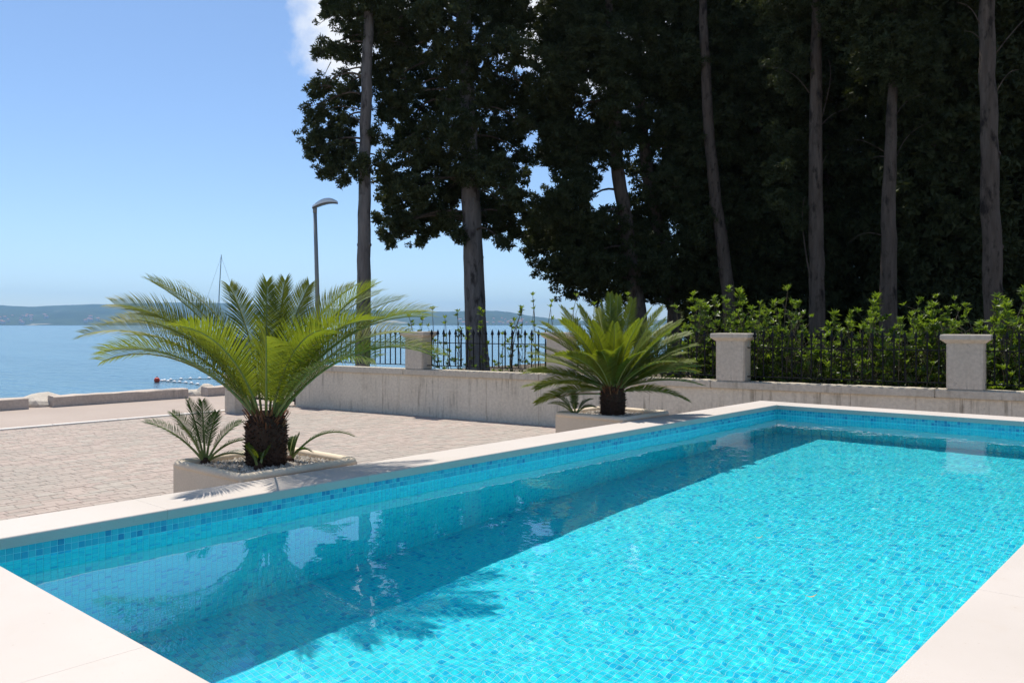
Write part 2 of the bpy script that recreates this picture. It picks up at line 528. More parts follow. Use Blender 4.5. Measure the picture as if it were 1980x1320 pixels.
concrete('wall_concrete', (0.64, 0.56, 0.435), (0.73, 0.65, 0.52), 0.85, (0.30, 0.255, 0.19))
concrete('cap_concrete', (0.52, 0.455, 0.355), (0.62, 0.55, 0.44), 0.6, (0.27, 0.235, 0.18))
concrete('pillar_concrete', (0.52, 0.455, 0.36), (0.62, 0.545, 0.44), 0.5, (0.22, 0.20, 0.17))
concrete('block_concrete', (0.47, 0.395, 0.325), (0.57, 0.485, 0.405), 0.5, (0.22, 0.19, 0.16))
concrete('rock_stone', (0.42, 0.37, 0.30), (0.58, 0.52, 0.44), 0.4, (0.28, 0.23, 0.17))

m, nt, out = new_mat('black_iron')
principled(nt, out, (0.010, 0.010, 0.011), 0.6, spec=0.2)
m, nt, out = new_mat('lamp_grey')
principled(nt, out, (0.24, 0.25, 0.24), 0.5, spec=0.4)
m, nt, out = new_mat('lamp_white')
principled(nt, out, (0.80, 0.81, 0.76), 0.4)
m, nt, out = new_mat('lamp_lens')
principled(nt, out, (0.12, 0.12, 0.12), 0.25)
m, nt, out = new_mat('buoy_red')
principled(nt, out, (0.60, 0.05, 0.02), 0.45)
m, nt, out = new_mat('float_white')
principled(nt, out, (0.78, 0.77, 0.74), 0.5)
m, nt, out = new_mat('rope')
principled(nt, out, (0.32, 0.31, 0.29), 0.9)
m, nt, out = new_mat('boat_white')
principled(nt, out, (0.75, 0.75, 0.73), 0.3)
m, nt, out = new_mat('boat_dark')
principled(nt, out, (0.05, 0.06, 0.08), 0.4)
m, nt, out = new_mat('mast_metal')
principled(nt, out, (0.30, 0.31, 0.32), 0.4, metal=0.6)
m, nt, out = new_mat('house_wall')
principled(nt, out, (0.68, 0.63, 0.56), 0.9)
m, nt, out = new_mat('house_roof')
principled(nt, out, (0.50, 0.22, 0.14), 0.9)
m, nt, out = new_mat('house_window')
principled(nt, out, (0.06, 0.07, 0.08), 0.3)

# ------------------------------------------------------------------ sea, ground, hills
sea_b = MB()
cuts = [-8600, -2500, -600, -120, -17, 120, 600, 2500, 8600]
for i in range(len(cuts) - 1):
    for j in range(len(cuts) - 1):
        sea_b.face([(cuts[i], cuts[j], SEA_Z), (cuts[i + 1], cuts[j], SEA_Z), (cuts[i + 1], cuts[j + 1], SEA_Z), (cuts[i], cuts[j + 1], SEA_Z)])
sea_b.build('sea', 'sea_water', kind='structure')

shore = [(-17.5, -120), (-17.5, 9.5), (-18.2, 11.0), (-20.6, 14.0), (-22.0, 19.0), (-22.5, 32), (-20, 60), (-12, 120)]
GX0, GX1, GY0, GY1 = PX0 - 0.2, PX1 + 0.2, PY0 - 0.2, PY1 + 0.2
GZ = -0.06
gb = MB()
gb.face([(x, y, GZ) for x, y in shore] + [(GX0, 120, GZ), (GX0, -120, GZ)][::1])
gb.f[-1] = tuple(reversed(gb.f[-1]))
gb.face([(GX0, -120, GZ), (GX1, -120, GZ), (GX1, GY0, GZ), (GX0, GY0, GZ)])
gb.face([(GX0, GY1, GZ), (GX1, GY1, GZ), (GX1, 120, GZ), (GX0, 120, GZ)])
gb.face([(GX1, -120, GZ), (130, -120, GZ), (130, 120, GZ), (GX1, 120, GZ)])
for (xa, ya), (xb, yb) in zip(shore, shore[1:]):           # rocky bank down into the sea
    gb.face([(xa, ya, GZ), (xb, yb, GZ), (xb - 2.2, yb, SEA_Z - 0.6), (xa - 2.2, ya, SEA_Z - 0.6)])
gb.build('ground', 'soil', kind='structure')

prof = [(-1500, 596), (-900, 590), (-500, 593), (-200, 588), (0, 590), (60, 592), (130, 588), (200, 586), (250, 585), (330, 584), (430, 584), (490, 586), (560, 592), (650, 597), (760, 600), (850, 602), (960, 602), (1000, 606), (1045, 613), (1100, 620), (1160, 623), (1230, 620), (1300, 616), (1400, 612), (1700, 606), (2200, 600), (2900, 597), (4200, 603)]
npx = 520
pxs = np.linspace(-1500, 4200, npx)
ridge = np.interp(pxs, [a for a, b in prof], [b for a, b in prof])
r1 = np.random.default_rng(11)
jit = np.convolve(r1.normal(0, 1, npx + 4), np.ones(5) / 5, 'valid') * 0.9
ridge = ridge + jit
ds = np.linspace(5200, 7600, 15)
rows = []
for k, d in enumerate(ds):
    t = (d - 5200) / 1800.0
    f = min(1.0, t) ** 0.75 if t <= 1 else max(0.2, 1 - (t - 1) * 1.4)
    wob = np.convolve(r1.normal(0, 1, npx + 10), np.ones(11) / 11, 'valid') * 26 * min(1, k / 3) * (1 if k < 9 else 0.4)
    hgt = ((HORIZON - ridge) / FPX * 7000 + 2.7) * f
    x = (pxs - CX) / FPX * d
    rows.append(np.stack([x * CH - d * SH, x * SH + d * CH, SEA_Z - 1.0 + np.maximum(hgt + (wob if 0 < k else 0) * (f < 0.999), 0.5)], -1))
V = np.concatenate(rows)
idx = np.arange(len(ds) * npx).reshape(len(ds), npx)
F = np.stack([idx[:-1, :-1], idx[:-1, 1:], idx[1:, 1:], idx[1:, :-1]], -1).reshape(-1, 4)
link('hills', np_mesh('hills', V, F, smooth=True), None, 'hill_scrub', kind='structure')

# villages on the far shore: every house a thing
def house_mesh(name, w, dp, h, rh):
    b = MB()
    b.box((-w / 2, -dp / 2, -6), (w / 2, dp / 2, h), 0)
    o = 0.6
    A, B = (-w / 2 - o, -dp / 2 - o, h), (w / 2 + o, -dp / 2 - o, h)
    C_, D = (w / 2 + o, dp / 2 + o, h), (-w / 2 - o, dp / 2 + o, h)
    E, G = (-w / 2 - o, 0, h + rh), (w / 2 + o, 0, h + rh)
    b.face([A, B, G, E], 1); b.face([C_, D, E, G], 1); b.face([B, C_, G], 1); b.face([D, A, E], 1)
    for q in (-0.3, 0.0, 0.3):
        b.box((q * w - 0.9, -dp / 2 - 0.06, h * 0.35), (q * w + 0.9, -dp / 2 + 0.02, h * 0.7), 2)
    return b.mesh(name)
hm = [house_mesh('house', 15, 11, 8, 3.5), house_mesh('house', 22, 12, 11, 4), house_mesh('house', 12, 12, 6, 3)]
rh = random.Random(5)
hspots = [(rh.gauss(m_, s_), rh.uniform(0.02, 0.28)) for m_, s_, n_ in ((8, 12, 9), (50, 16, 12), (172, 12, 6), (900, 10, 4), (960, 22, 16), (1010, 14, 6), (640, 20, 4), (1275, 14, 3)) for _ in range(n_)]
for px, t in hspots:
    d = 5200 + t * 1800
    hz = ((HORIZON - float(np.interp(px, pxs, ridge))) / FPX * 7000 + 2.7) * t ** 0.75
    q = at(px, HORIZON, d)
    o = link('house', hm[rh.randrange(3)], None, ['house_wall', 'house_roof', 'house_window'], (q.x, q.y, SEA_Z - 1 + hz + 3), label='tiny pale house with red roof on the far shore hills', category='house', group='houses of the villages on the far shore')
    o.rotation_euler = (0, 0, HEAD + rh.uniform(-0.5, 0.5))

# ------------------------------------------------------------------ promenade, kerb, paving
KERB_X, BLOCK_X = -13.85, -17.05
b = MB()
b.box((-17.5, -60, -0.15), (KERB_X - 0.13, 13.5, -0.004))
b.build('road', 'road_concrete', kind='structure')
kroot = MB()
kerb = None
k0 = -8.0
kerb_e = bpy.data.objects.new('kerb', None); col.objects.link(kerb_e); kerb_e['kind'] = 'structure'
for k in range(16):
    b = MB()
    b.box((KERB_X - 0.125, k0 + k * 1.0 + 0.003, -0.1), (KERB_X, k0 + (k + 1) * 1.0 - 0.003, 0.022))
    b.build('kerb_stone', 'kerb_stone', kerb_e, bevel=0.006)

WALL_O, WALL_A = Vector((-8.08, 10.11, 0)), math.atan(0.14)
cw, sw = math.cos(WALL_A), math.sin(WALL_A)
def wall_y(x):
    return WALL_O.y + 0.14 * (x - WALL_O.x)
paving = bpy.data.objects.new('paving', None); col.objects.link(paving); paving['kind'] = 'structure'
b = MB()
PB = -0.022
b.face([(KERB_X + 0.002, -6, PB), (GX0 - 0.03, -6, PB), (GX0 - 0.03, wall_y(GX0) - 0.02, PB), (KERB_X + 0.002, wall_y(KERB_X), PB)])
b.face([(GX0 - 0.03, GY1 + 0.03, PB), (3.0, GY1 + 0.03, PB), (3.0, wall_y(3.0) - 0.02, PB), (GX0 - 0.03, wall_y(GX0) - 0.02, PB)])
b.face([(GX0 - 0.03, -6, PB), (6, -6, PB), (6, GY0 - 0.03, PB), (GX0 - 0.03, GY0 - 0.03, PB)])
b.face([(GX1 + 0.03, GY0 - 0.03, PB), (6, GY0 - 0.03, PB), (6, GY1 + 0.03, PB), (GX1 + 0.03, GY1 + 0.03, PB)])
b.build('joint_bed', 'joint_sand', paving)
b = MB()                                                   # unseen plain stone terrace round the pool, added for its warm bounce light
TZ = -0.004
b.face([(GX1 + 0.03, GY0 - 0.03, TZ), (9, GY0 - 0.03, TZ), (9, wall_y(9) - 0.03, TZ), (2.62, wall_y(2.62) - 0.03, TZ), (2.62, GY1 - 0.2, TZ), (GX1 + 0.03, GY1 - 0.2, TZ)])
b.face([(GX0 - 0.03, -5.55, TZ), (9, -5.55, TZ), (9, GY0 - 0.03, TZ), (GX0 - 0.03, GY0 - 0.03, TZ)])
b.face([(KERB_X + 0.002, -14, TZ), (9, -14, TZ), (9, -5.55, TZ), (KERB_X + 0.002, -5.55, TZ)])
b.build('terrace', 'road_concrete', kind='structure')
rp = random.Random(21)
cells = []
x = KERB_X + 0.004
while x < 2.6:
    wdt = rp.choice((0.09, 0.115, 0.135))
    y = -5.5 + rp.uniform(0, 0.15)
    ymax = wall_y(x) - 0.02
    while y < ymax:
        L = rp.choice((0.09, 0.115, 0.14, 0.17, 0.20))
        y1 = min(y + L, ymax)
        inside = x + wdt > GX0 - 0.03 and x < GX1 + 0.03 and y1 > GY0 - 0.03 and y < GY1 + 0.03
        if not inside and y1 - y > 0.04 and x + wdt <= 2.6 and not (x > GX1 and y < 8.0) and not (x > GX0 - 0.2 and y < GY0 + 0.1):
            cells.append((x, y, x + wdt, y1))
        y += L
    x += wdt
def px_size(c):
    X_, Y_ = (c[0] + c[2]) / 2, (c[1] + c[3]) / 2
    d = -X_ * SH + Y_ * CH
    xx = X_ * CH + Y_ * SH
    if d < 1 or abs(xx / d) > 0.64 or X_ > GX0:
        return 0
    py = CAM_Z * FPX / d + HORIZON
    pxp = CX + FPX * xx / d
    if py > 1005 - 0.157 * pxp - 6:                         # hidden by the raised pool
        return 0
    return (c[2] - c[0]) * (c[3] - c[1]) / d ** 3
order = sorted(range(len(cells)), key=lambda i: -px_size(cells[i]))
G_ = 0.0015
def paver_geo(w, l):
    a, c, e = w / 2 - G_, l / 2 - G_, 0.005
    return [(-a, -c, -0.03), (a, -c, -0.03), (a, c, -0.03), (-a, c, -0.03), (-a, -c, -e), (a, -c, -e), (a, c, -e), (-a, c, -e),
            (-a + e, -c + e, 0), (a - e, -c + e, 0), (a - e, c - e, 0), (-a + e, c - e, 0)]
PF = [(0, 1, 5, 4), (1, 2, 6, 5), (2, 3, 7, 6), (3, 0, 4, 7), (4, 5, 9, 8), (5, 6, 10, 9), (6, 7, 11, 10), (7, 4, 8, 11), (8, 9, 10, 11)]
pm = {}
for n, i in enumerate(order):
    c = cells[i]
    if n >= 300:
        break
    w, l = round(c[2] - c[0], 3), round(c[3] - c[1], 3)
    if (w, l) not in pm:
        pm[(w, l)] = np_mesh('paver', paver_geo(w, l), np.array(PF))
    o = link('paver', pm[(w, l)], paving, 'paver_stone', ((c[0] + c[2]) / 2, (c[1] + c[3]) / 2, rp.uniform(-0.0025, 0.002)))
    o.rotation_euler = (rp.gauss(0, 0.005), rp.gauss(0, 0.005), rp.gauss(0, 0.006))
Vs = []
for i in order[300:]:
    c = cells[i]
    a, e_ = rp.gauss(0, 0.005), rp.gauss(0, 0.005)
    q = np.array(paver_geo(c[2] - c[0], c[3] - c[1]))
    q[:, 2] += a * q[:, 0] + e_ * q[:, 1] + rp.uniform(-0.0025, 0.002)
    Vs.append(q + np.array([(c[0] + c[2]) / 2, (c[1] + c[3]) / 2, 0]))
V = np.concatenate(Vs)
F = (np.array(PF)[None] + (np.arange(len(Vs)) * 12)[:, None, None]).reshape(-1, 4)
link('paver_field', np_mesh('paver_field', V, F), paving, 'paver_stone', kind='stuff')

# ------------------------------------------------------------------ boundary wall, pillars, fence
WALL_H, WT = 0.80, 0.24
def s_of_x(X_):
    return (X_ - WALL_O.x) / cw
wall = thing('boundary_wall', 'long low grey concrete garden wall with cast coping below the iron fence', 'wall', WALL_O, WALL_A)
S0, S1 = s_of_x(-13.76), s_of_x(3.0)
b = MB(); b.box((S0 + 0.01, 0.014, -0.1), (S1, WT, WALL_H - 0.102)); b.build('core', 'wall_concrete', wall)
rw_ = random.Random(4)
s = S0
while s < S1:
    L = rw_.choice((0.38, 0.5, 0.5, 0.75, 1.0, 1.25))
    e = min(s + L, S1)
    b = MB(); b.box((s + 0.0015, rw_.uniform(-0.0025, 0.0025), -0.08), (e - 0.0015, 0.0138, WALL_H - 0.104))
    b.build('wall_panel', 'wall_concrete', wall)
    s = e
s = S0 - 0.02
while s < S1:
    e = min(s + 2.78, S1)
    b = MB(); b.box((s + 0.002, -0.045, WALL_H - 0.10), (e - 0.002, WT + 0.04, WALL_H + rw_.uniform(-0.003, 0.003)))
    b.build('coping', 'cap_concrete', wall, bevel=0.008)
    s = e
PIL_X = [-13.55, -10.8, -7.95, -5.25, -2.45, 0.33]
PIL_L = ['short concrete fence pillar at the gate end of the wall', 'concrete fence pillar half hidden by the large sago palm',
         'concrete fence pillar hidden behind the smaller sago palm', 'concrete fence pillar with flat cap just right of the smaller sago palm',
         'concrete fence pillar with flat cap near the right edge of the picture', 'concrete fence pillar past the right edge of the picture']
for k, X_ in enumerate(PIL_X):
    s = s_of_x(X_)
    h = 0.57
    t = thing('fence_pillar', PIL_L[k], 'pillar', (WALL_O.x + s * cw - 0.10 * sw, WALL_O.y + s * sw + 0.10 * cw, WALL_H - 0.003), WALL_A, 'concrete pillars on the garden wall')
    b = MB(); b.box((-0.20, -0.13, 0), (0.20, 0.15, h)); b.build('shaft', 'pillar_concrete', t, bevel=0.014)
    b = MB()
    p = [(-0.205, -0.135), (0.205, -0.135), (0.205, 0.155), (-0.205, 0.155)]
    q = [(x_ * 1.28, y_ * 1.35) for x_, y_ in p]
    i = len(b.v)
    b.v += [(x_, y_, h - 0.015) for x_, y_ in p] + [(x_, y_, h + 0.03) for x_, y_ in q] + [(x_, y_, h + 0.075) for x_, y_ in q] + [(x_ * 0.97, y_ * 0.97, h + 0.088) for x_, y_ in q]
    for r_ in range(3):
        for c_ in range(4):
            b.f.append((r_ * 4 + c_, r_ * 4 + (c_ + 1) % 4, r_ * 4 + 4 + (c_ + 1) % 4, r_ * 4 + 4 + c_)); b.mi.append(0)
    b.f += [(3, 2, 1, 0), (12, 13, 14, 15)]; b.mi += [0, 0]
    b.build('cap', 'pillar_concrete', t)

pk = MB(); pk.box((-0.0075, -0.0075, 0.0), (0.0075, 0.0075, 0.50)); picket_me = pk.mesh('picket')
tip = MB()
tp = [(-0.008, 0.50), (-0.013, 0.515), (-0.008, 0.53), (-0.021, 0.555), (-0.011, 0.60), (0, 0.64)]
for (a, z0), (c, z1) in zip(tp, tp[1:]):
    for k in range(4):
        u0, u1 = k * math.pi / 2 + math.pi / 4, (k + 1) * math.pi / 2 + math.pi / 4
        P = lambda r_, u, z_: (abs(r_) * 1.3 * math.cos(u), abs(r_) * 1.3 * math.sin(u), z_)
        if c == 0:
            tip.face([P(a, u0, z0), P(a, u1, z0), (0, 0, z1)])
        else:
            tip.face([P(a, u0, z0), P(a, u1, z0), P(c, u1, z1), P(c, u0, z1)])
tip_me = tip.mesh('spear_tip')
FEN_L = ['black iron spear fence panel behind the large sago palm', 'black iron spear fence panel with sea showing through it',
         'black iron spear fence panel behind the smaller sago palm', 'black iron spear fence panel between the two fully visible pillars',
         'black iron spear fence panel cut by the right edge of the picture']
for k in range(5):
    a, c = s_of_x(PIL_X[k]) + 0.20, s_of_x(PIL_X[k + 1]) - 0.20
    L = c - a
    t = thing('iron_fence', FEN_L[k], 'fence', (WALL_O.x + a * cw - 0.11 * sw, WALL_O.y + a * sw + 0.11 * cw, WALL_H), WALL_A, 'iron fence panels on the wall')
    for z_ in (0.062, 0.455):
        b = MB(); b.box((0.001, -0.017, z_), (L - 0.001, 0.017, z_ + 0.013)); b.build('rail', 'black_iron', t)
    n = 19
    for q in range(n):
        o = link('picket', picket_me, t, 'black_iron', ((q + 0.75) * L / (n + 0.5), 0, 0.066 - 0.004))
        o.rotation_euler = (rw_.gauss(0, 0.004), rw_.gauss(0, 0.006), 0)
        o2 = link('spear_tip', tip_me, o, 'black_iron')

# gate leaf beyond the wall's end, and the pier across the opening
gq = Vector((WALL_O.x + (S0 - 0.02) * cw, WALL_O.y + (S0 - 0.02) * sw + 0.05, 0))
gate = thing('metal_gate', 'dark metal bar gate at the left end of the garden wall', 'gate', gq, WALL_A + math.pi + R(6))
for x0 in (0.0, 1.30):
    b = MB(); b.box((x0, -0.025, 0.02), (x0 + 0.05, 0.025, 0.98)); b.build('gate_post', 'black_iron', gate)
for z_ in (0.08, 0.52, 0.93):
    b = MB(); b.box((0.05, -0.018, z_), (1.30, 0.018, z_ + 0.04)); b.build('gate_rail', 'black_iron', gate)
for q in range(15):
    b = MB(); b.box((0.12 + q * 0.078, -0.008, 0.12), (0.136 + q * 0.078, 0.008, 0.93)); b.build('bar', 'black_iron', gate)
pq = on_z(434, 797, 0)
pier = thing('gate_pier', 'pale concrete gate pier behind the trunk of the large sago palm', 'pier', (pq.x, pq.y, 0), 0)
b = MB(); b.box((0.0, 0.0, -0.05), (0.36, 0.42, 0.62)); b.build('shaft', 'pillar_concrete', pier, bevel=0.012)
b = MB(); b.box((-0.03, -0.03, 0.622), (0.39, 0.45, 0.68)); b.build('cap', 'cap_concrete', pier, bevel=0.008)
b = MB(); b.box((0.10, 0.30, 0.68), (0.14, 0.34, 0.95)); b.build('hinge_post', 'black_iron', pier)

# ------------------------------------------------------------------ seafront: kerb blocks, rocks, lamp, buoy, floats, boats
BL = [(-40, 56, 'rough concrete kerb block cut by the left edge of the picture'), (104, 365, 'long rough concrete kerb block beside the sea, the middle one'),
      (402, 655, 'rough concrete kerb block behind the large sago palm')]
for a, c, lab in BL:
    y0, y1 = Y_on_X(a, BLOCK_X), Y_on_X(c, BLOCK_X)
    b = MB()
    n = max(3, int((y1 - y0) / 0.22))
    rb = random.Random(int(a) + 99)
    prof_ = [(-0.0, -0.05), (-0.015, 0.185), (-0.04, 0.20), (-0.27, 0.205), (-0.30, 0.185), (-0.31, -0.05)]
    rings = []
    for k in range(n + 1):
        i = len(b.v)
        for (px_, pz_) in prof_:
            b.v.append((BLOCK_X + px_ + rb.gauss(0, 0.004), y0 + (y1 - y0) * k / n + (0.012 if k == 0 else -0.012 if k == n else 0) * 0, pz_ + (rb.gauss(0, 0.005) if pz_ > 0 else 0)))
        rings.append(i)
    for r0, r1_ in zip(rings, rings[1:]):
        for q in range(5):
            b.f.append((r0 + q, r0 + q + 1, r1_ + q + 1, r1_ + q)); b.mi.append(0)
    b.f.append(tuple(rings[0] + q for q in reversed(range(6)))); b.mi.append(0)
    b.f.append(tuple(rings[-1] + q for q in range(6))); b.mi.append(0)
    o = b.build('kerb_block', 'block_concrete', label=lab, category='kerb block', group='concrete kerb blocks along the seafront')

def rock(px, py, size, seed, label, zc=None):
    r_ = np.random.default_rng(seed)
    bm = bmesh.new()
    bmesh.ops.create_icosphere(bm, subdivisions=3, radius=1.0)
    dirs = r_.normal(0, 1, (9, 3)); dirs /= np.linalg.norm(dirs, axis=1)[:, None]
    offs = r_.uniform(0.62, 0.95, 9)
    for v_ in bm.verts:
        n_ = np.array(v_.co)
        s_ = 1.0
        for q in range(9):
            dd = float(n_ @ dirs[q])
            if dd > offs[q]:
                s_ = min(s_, offs[q] / dd)
        s_ *= 1 + r_.normal(0, 0.012)
        v_.co = Vector((v_.co.x * s_ * size[0], v_.co.y * s_ * size[1], v_.co.z * s_ * size[2]))
    me = bpy.data.meshes.new('shore_rock'); bm.to_mesh(me); bm.free()
    q = at(px, py, depth_on_x(px, -17.62))
    return link('shore_rock', me, None, 'rock_stone', (q.x, q.y, -0.12 if zc is None else zc), label=label, category='rock', group='rocks along the sea edge')
rock(88, 780, (0.42, 0.55, 0.30), 1, 'pale angular rock filling the gap between the two left kerb blocks', -0.04)
rock(66, 788, (0.26, 0.22, 0.16), 2, 'small dark rock beside the leftmost kerb block')
rock(75, 790, (0.2, 0.18, 0.14), 3, 'smallest rock in the left gap between kerb blocks')
rock(384, 765, (0.34, 0.42, 0.26), 4, 'pale rock in the gap right of the middle kerb block', -0.10)
rock(394, 762, (0.30, 0.36, 0.30), 5, 'rock against the kerb block behind the large sago palm', -0.05)
rock(374, 768, (0.2, 0.24, 0.16), 6, 'low rock at the right end of the middle kerb block')

lq = at(617, 700, 19.9)
lamp = thing('street_lamp', 'grey street lamp with a long white head above the large sago palm', 'street lamp', (lq.x, lq.y, -0.01))
b = MB(); b.tube([(0, 0, 0), (0, 0, 0.9)], 0.06, 12); b.build('pole_base', 'lamp_grey', lamp, smooth=True)
hd = Vector((CH, SH, 0))
lean = hd * -0.10
b = MB(); b.tube([(0, 0, 0.9), tuple(lean * 0.5 + Vector((0, 0, 2.6))), tuple(lean + Vector((0, 0, 4.38)))], [0.056, 0.05, 0.042], 12); b.build('pole', 'lamp_grey', lamp, smooth=True)
def shell(bm_name, lo, hi, mat, parent, base):
    b = MB(); n = 14; rings = []
    for k in range(n + 1):
        t_ = k / n
        w_ = 0.14 * (math.sin(math.pi * min(1, 0.12 + 0.88 * t_)) ** 0.55 if t_ < 1 else 0.05) + 0.006
        hgt = 0.125 * (math.sin(math.pi * (0.10 + 0.86 * t_)) ** 0.7)
        ax = hd * (-0.05 + 0.60 * t_) + Vector((0, 0, 0.13 * math.sin(t_ * 2.0)))
        sd = Vector((-hd.y, hd.x, 0))
        i = len(b.v)
        for q in range(9):
            a_ = math.pi * q / 8
            zz = hgt * math.sin(a_) if hi else -0.03 * math.sin(a_)
            b.v.append(tuple(base + ax + sd * (w_ * math.cos(a_)) + Vector((0, 0, zz))))
        rings.append(i)
    for r0, r1_ in zip(rings, rings[1:]):
        for q in range(8):
            b.f.append((r0 + q, r0 + q + 1, r1_ + q + 1, r1_ + q)); b.mi.append(0)
    return b.build(bm_name, mat, parent, smooth=True)
hb = lean + Vector((0, 0, 4.38))
shell('lamp_head', 0, True, 'lamp_white', lamp, hb)
shell('lens', 0, False, 'lamp_lens', lamp, hb)
b = MB(); b.tube([tuple(hb + Vector((0, 0, -0.12))), tuple(hb + Vector((0, 0, 0.03)))], 0.05, 12); b.build('socket', 'lamp_grey', lamp, smooth=True)

def ball(b, c, r_, sx=1.0, sz=1.0, n=10):
    i0 = len(b.v)
    for k in range(1, 6):
        a_ = math.pi * k / 6
        for q in range(n):
            u = 2 * math.pi * q / n
            b.v.append((c[0] + r_ * sx * math.sin(a_) * math.cos(u), c[1] + r_ * math.sin(a_) * math.sin(u), c[2] + r_ * sz * math.cos(a_)))
    top = len(b.v); b.v += [(c[0], c[1], c[2] + r_ * sz), (c[0], c[1], c[2] - r_ * sz)]
    for k in range(4):
        for q in range(n):
            b.f.append((i0 + k * n + q, i0 + (k + 1) * n + q, i0 + (k + 1) * n + (q + 1) % n, i0 + k * n + (q + 1) % n)); b.mi.append(0)
    for q in range(n):
        b.f.append((top, i0 + q, i0 + (q + 1) % n)); b.mi.append(0)
        b.f.append((top + 1, i0 + 4 * n + (q + 1) % n, i0 + 4 * n + q)); b.mi.append(0)
bq = on_z(303.5, 738.5, SEA_Z)
buoy = thing('buoy', 'round red buoy floating on the sea', 'buoy', bq)
b = MB(); ball(b, (0, 0, 0.09), 0.14, 1, 1.05); b.build('float_body', 'buoy_red', buoy, smooth=True)
b = MB(); b.tube([(0, 0, 0.22), (0, 0, 0.28)], 0.03, 8); b.build('lifting_eye', 'boat_dark', buoy)
for nm, pts, lab in (('near', [(313, 737.3), (325, 738.2), (337, 739.3), (347, 739.6), (359, 741), (370, 742), (382, 744), (394, 746.2), (406, 748.5), (420, 751)], 'string of white floats on the sea, the nearer of the two'),
                     ('far', [(318, 736.5), (330, 735.2), (350, 733.8), (368, 733), (386, 732.6), (404, 732.2)], 'string of white floats on the sea, the farther of the two')):
    P = [on_z(a, c, SEA_Z) for a, c in pts]
    t = thing('float_line', lab, 'float line', P[0], 0, 'float lines in the water')
    b = MB(); b.tube([tuple(p_ - P[0] + Vector((0, 0, 0.01))) for p_ in P], 0.012, 5); b.build('rope', 'rope', t)
    for p_ in P:
        b = MB(); q = p_ - P[0]; ball(b, (q.x, q.y, q.z + 0.03), 0.075, 1.7, 1.0, 8); b.build('float', 'float_white', t, smooth=True)

def hull_mesh(b, L, W, H, mi=0):
    n = 12; rings = []
    for k in range(n + 1):
        t_ = k / n
        x_ = -L / 2 + L * t_
        w_ = W / 2 * (1 - max(0, (t_ - 0.35) / 0.65) ** 2.2) * (0.8 + 0.2 * min(1, t_ * 4)) + 0.01
        sh_ = H * (1 + 0.25 * t_ ** 2)
        i = len(b.v)
        for (u, z_) in ((-1, sh_), (-0.92, sh_ * 0.4), (-0.55, -0.15), (0, -0.3), (0.55, -0.15), (0.92, sh_ * 0.4), (1, sh_)):
            b.v.append((x_, u * w_, z_))
        rings.append(i)
    for r0, r1_ in zip(rings, rings[1:]):
        for q in range(6):
            b.f.append((r0 + q, r0 + q + 1, r1_ + q + 1, r1_ + q)); b.mi.append(mi)
        b.f.append((r0 + 6, r0, r1_, r1_ + 6)); b.mi.append(mi)
    b.f.append(tuple(rings[0] + q for q in reversed(range(7)))); b.mi.append(mi)
sq = at(428, 650, 110)
sb = thing('sailboat', 'moored sailboat whose bare mast rises above the large sago palm', 'sailboat', (sq.x, sq.y, SEA_Z), HEAD + R(160))
b = MB(); hull_mesh(b, 9.2, 2.9, 1.0); b.build('hull', 'boat_white', sb, smooth=False)
b = MB(); b.box((-1.8, -0.8, 1.0), (1.6, 0.8, 1.5)); b.build('cabin', 'boat_white', sb, bevel=0.12)
b = MB(); b.tube([(0.55, 0, 1.0), (0.35, 0, 7.0), (0.0, 0, 12.05)], [0.075, 0.065, 0.05], 8); b.build('mast', 'mast_metal', sb)
b = MB(); b.tube([(0.4, 0, 2.2), (-3.4, 0, 2.3)], 0.09, 8); b.build('boom', 'mast_metal', sb)
for e_ in ((4.5, 0, 1.25), (-4.5, 0, 1.0)):
    b = MB(); b.tube([(0.02, 0, 11.8), e_], 0.018, 4); b.build('stay', 'mast_metal', sb)
mq = at(396, 640, 560)
mb = thing('motorboat', 'small white motorboat far out between the palm fronds', 'motorboat', (mq.x, mq.y, SEA_Z), HEAD + R(10))
b = MB(); hull_mesh(b, 6.5, 2.3, 0.9); b.build('hull', 'boat_white', mb)
b = MB(); b.box((-1.3, -0.75, 0.9), (0.7, 0.75, 2.0)); b.build('cabin', 'boat_white', mb, bevel=0.15)
b = MB(); b.box((-1.1, -0.78, 1.3), (0.72, 0.78, 1.75)); b.build('windscreen', 'boat_dark', mb)

# ------------------------------------------------------------------ materials: plants and planters
def leaf_mat(name, stops, transl, tcol, rough=0.45, spec=0.4, nscale=6.0):
    m, nt, out = new_mat(name)
    g = N(nt, 'NewGeometry'); oi = N(nt, 'ObjectInfo')
    rr = math_n(nt, 'FRACT', math_n(nt, 'ADD', g.outputs['Random Per Island'], math_n(nt, 'MULTIPLY', oi.outputs['Random'], 3.7)))
    c = ramp(nt, stops, rr)
    c = mix(nt, 0.5, c, mix(nt, noise(nt, world_coords(nt), nscale, 3), tuple(x * 0.55 for x in stops[0][1]), tuple(min(1, x * 1.35) for x in stops[-1][1])))
    p = N(nt, 'BsdfPrincipled')
    nt.links.new(c, p.inputs['Base Color'])
    p.inputs['Roughness'].default_value = rough
    p.inputs['Specular IOR Level'].default_value = spec
    if transl > 0:
        tr = N(nt, 'BsdfTranslucent')
        nt.links.new(mix(nt, 1.0, c, tcol, 'MULTIPLY'), tr.inputs['Color'])
        mx = N(nt, 'MixShader'); mx.inputs[0].default_value = transl
        nt.links.new(p.outputs[0], mx.inputs[1]); nt.links.new(tr.outputs[0], mx.inputs[2])
        nt.links.new(mx.outputs[0], out.inputs['Surface'])
    else:
        nt.links.new(p.outputs[0], out.inputs['Surface'])
leaf_mat('palm_leaflet', [(0.0, (0.072, 0.108, 0.015)), (0.5, (0.115, 0.155, 0.021)), (1.0, (0.175, 0.205, 0.030))], 0.44, (1.65, 1.6, 0.45), 0.52, 0.3)
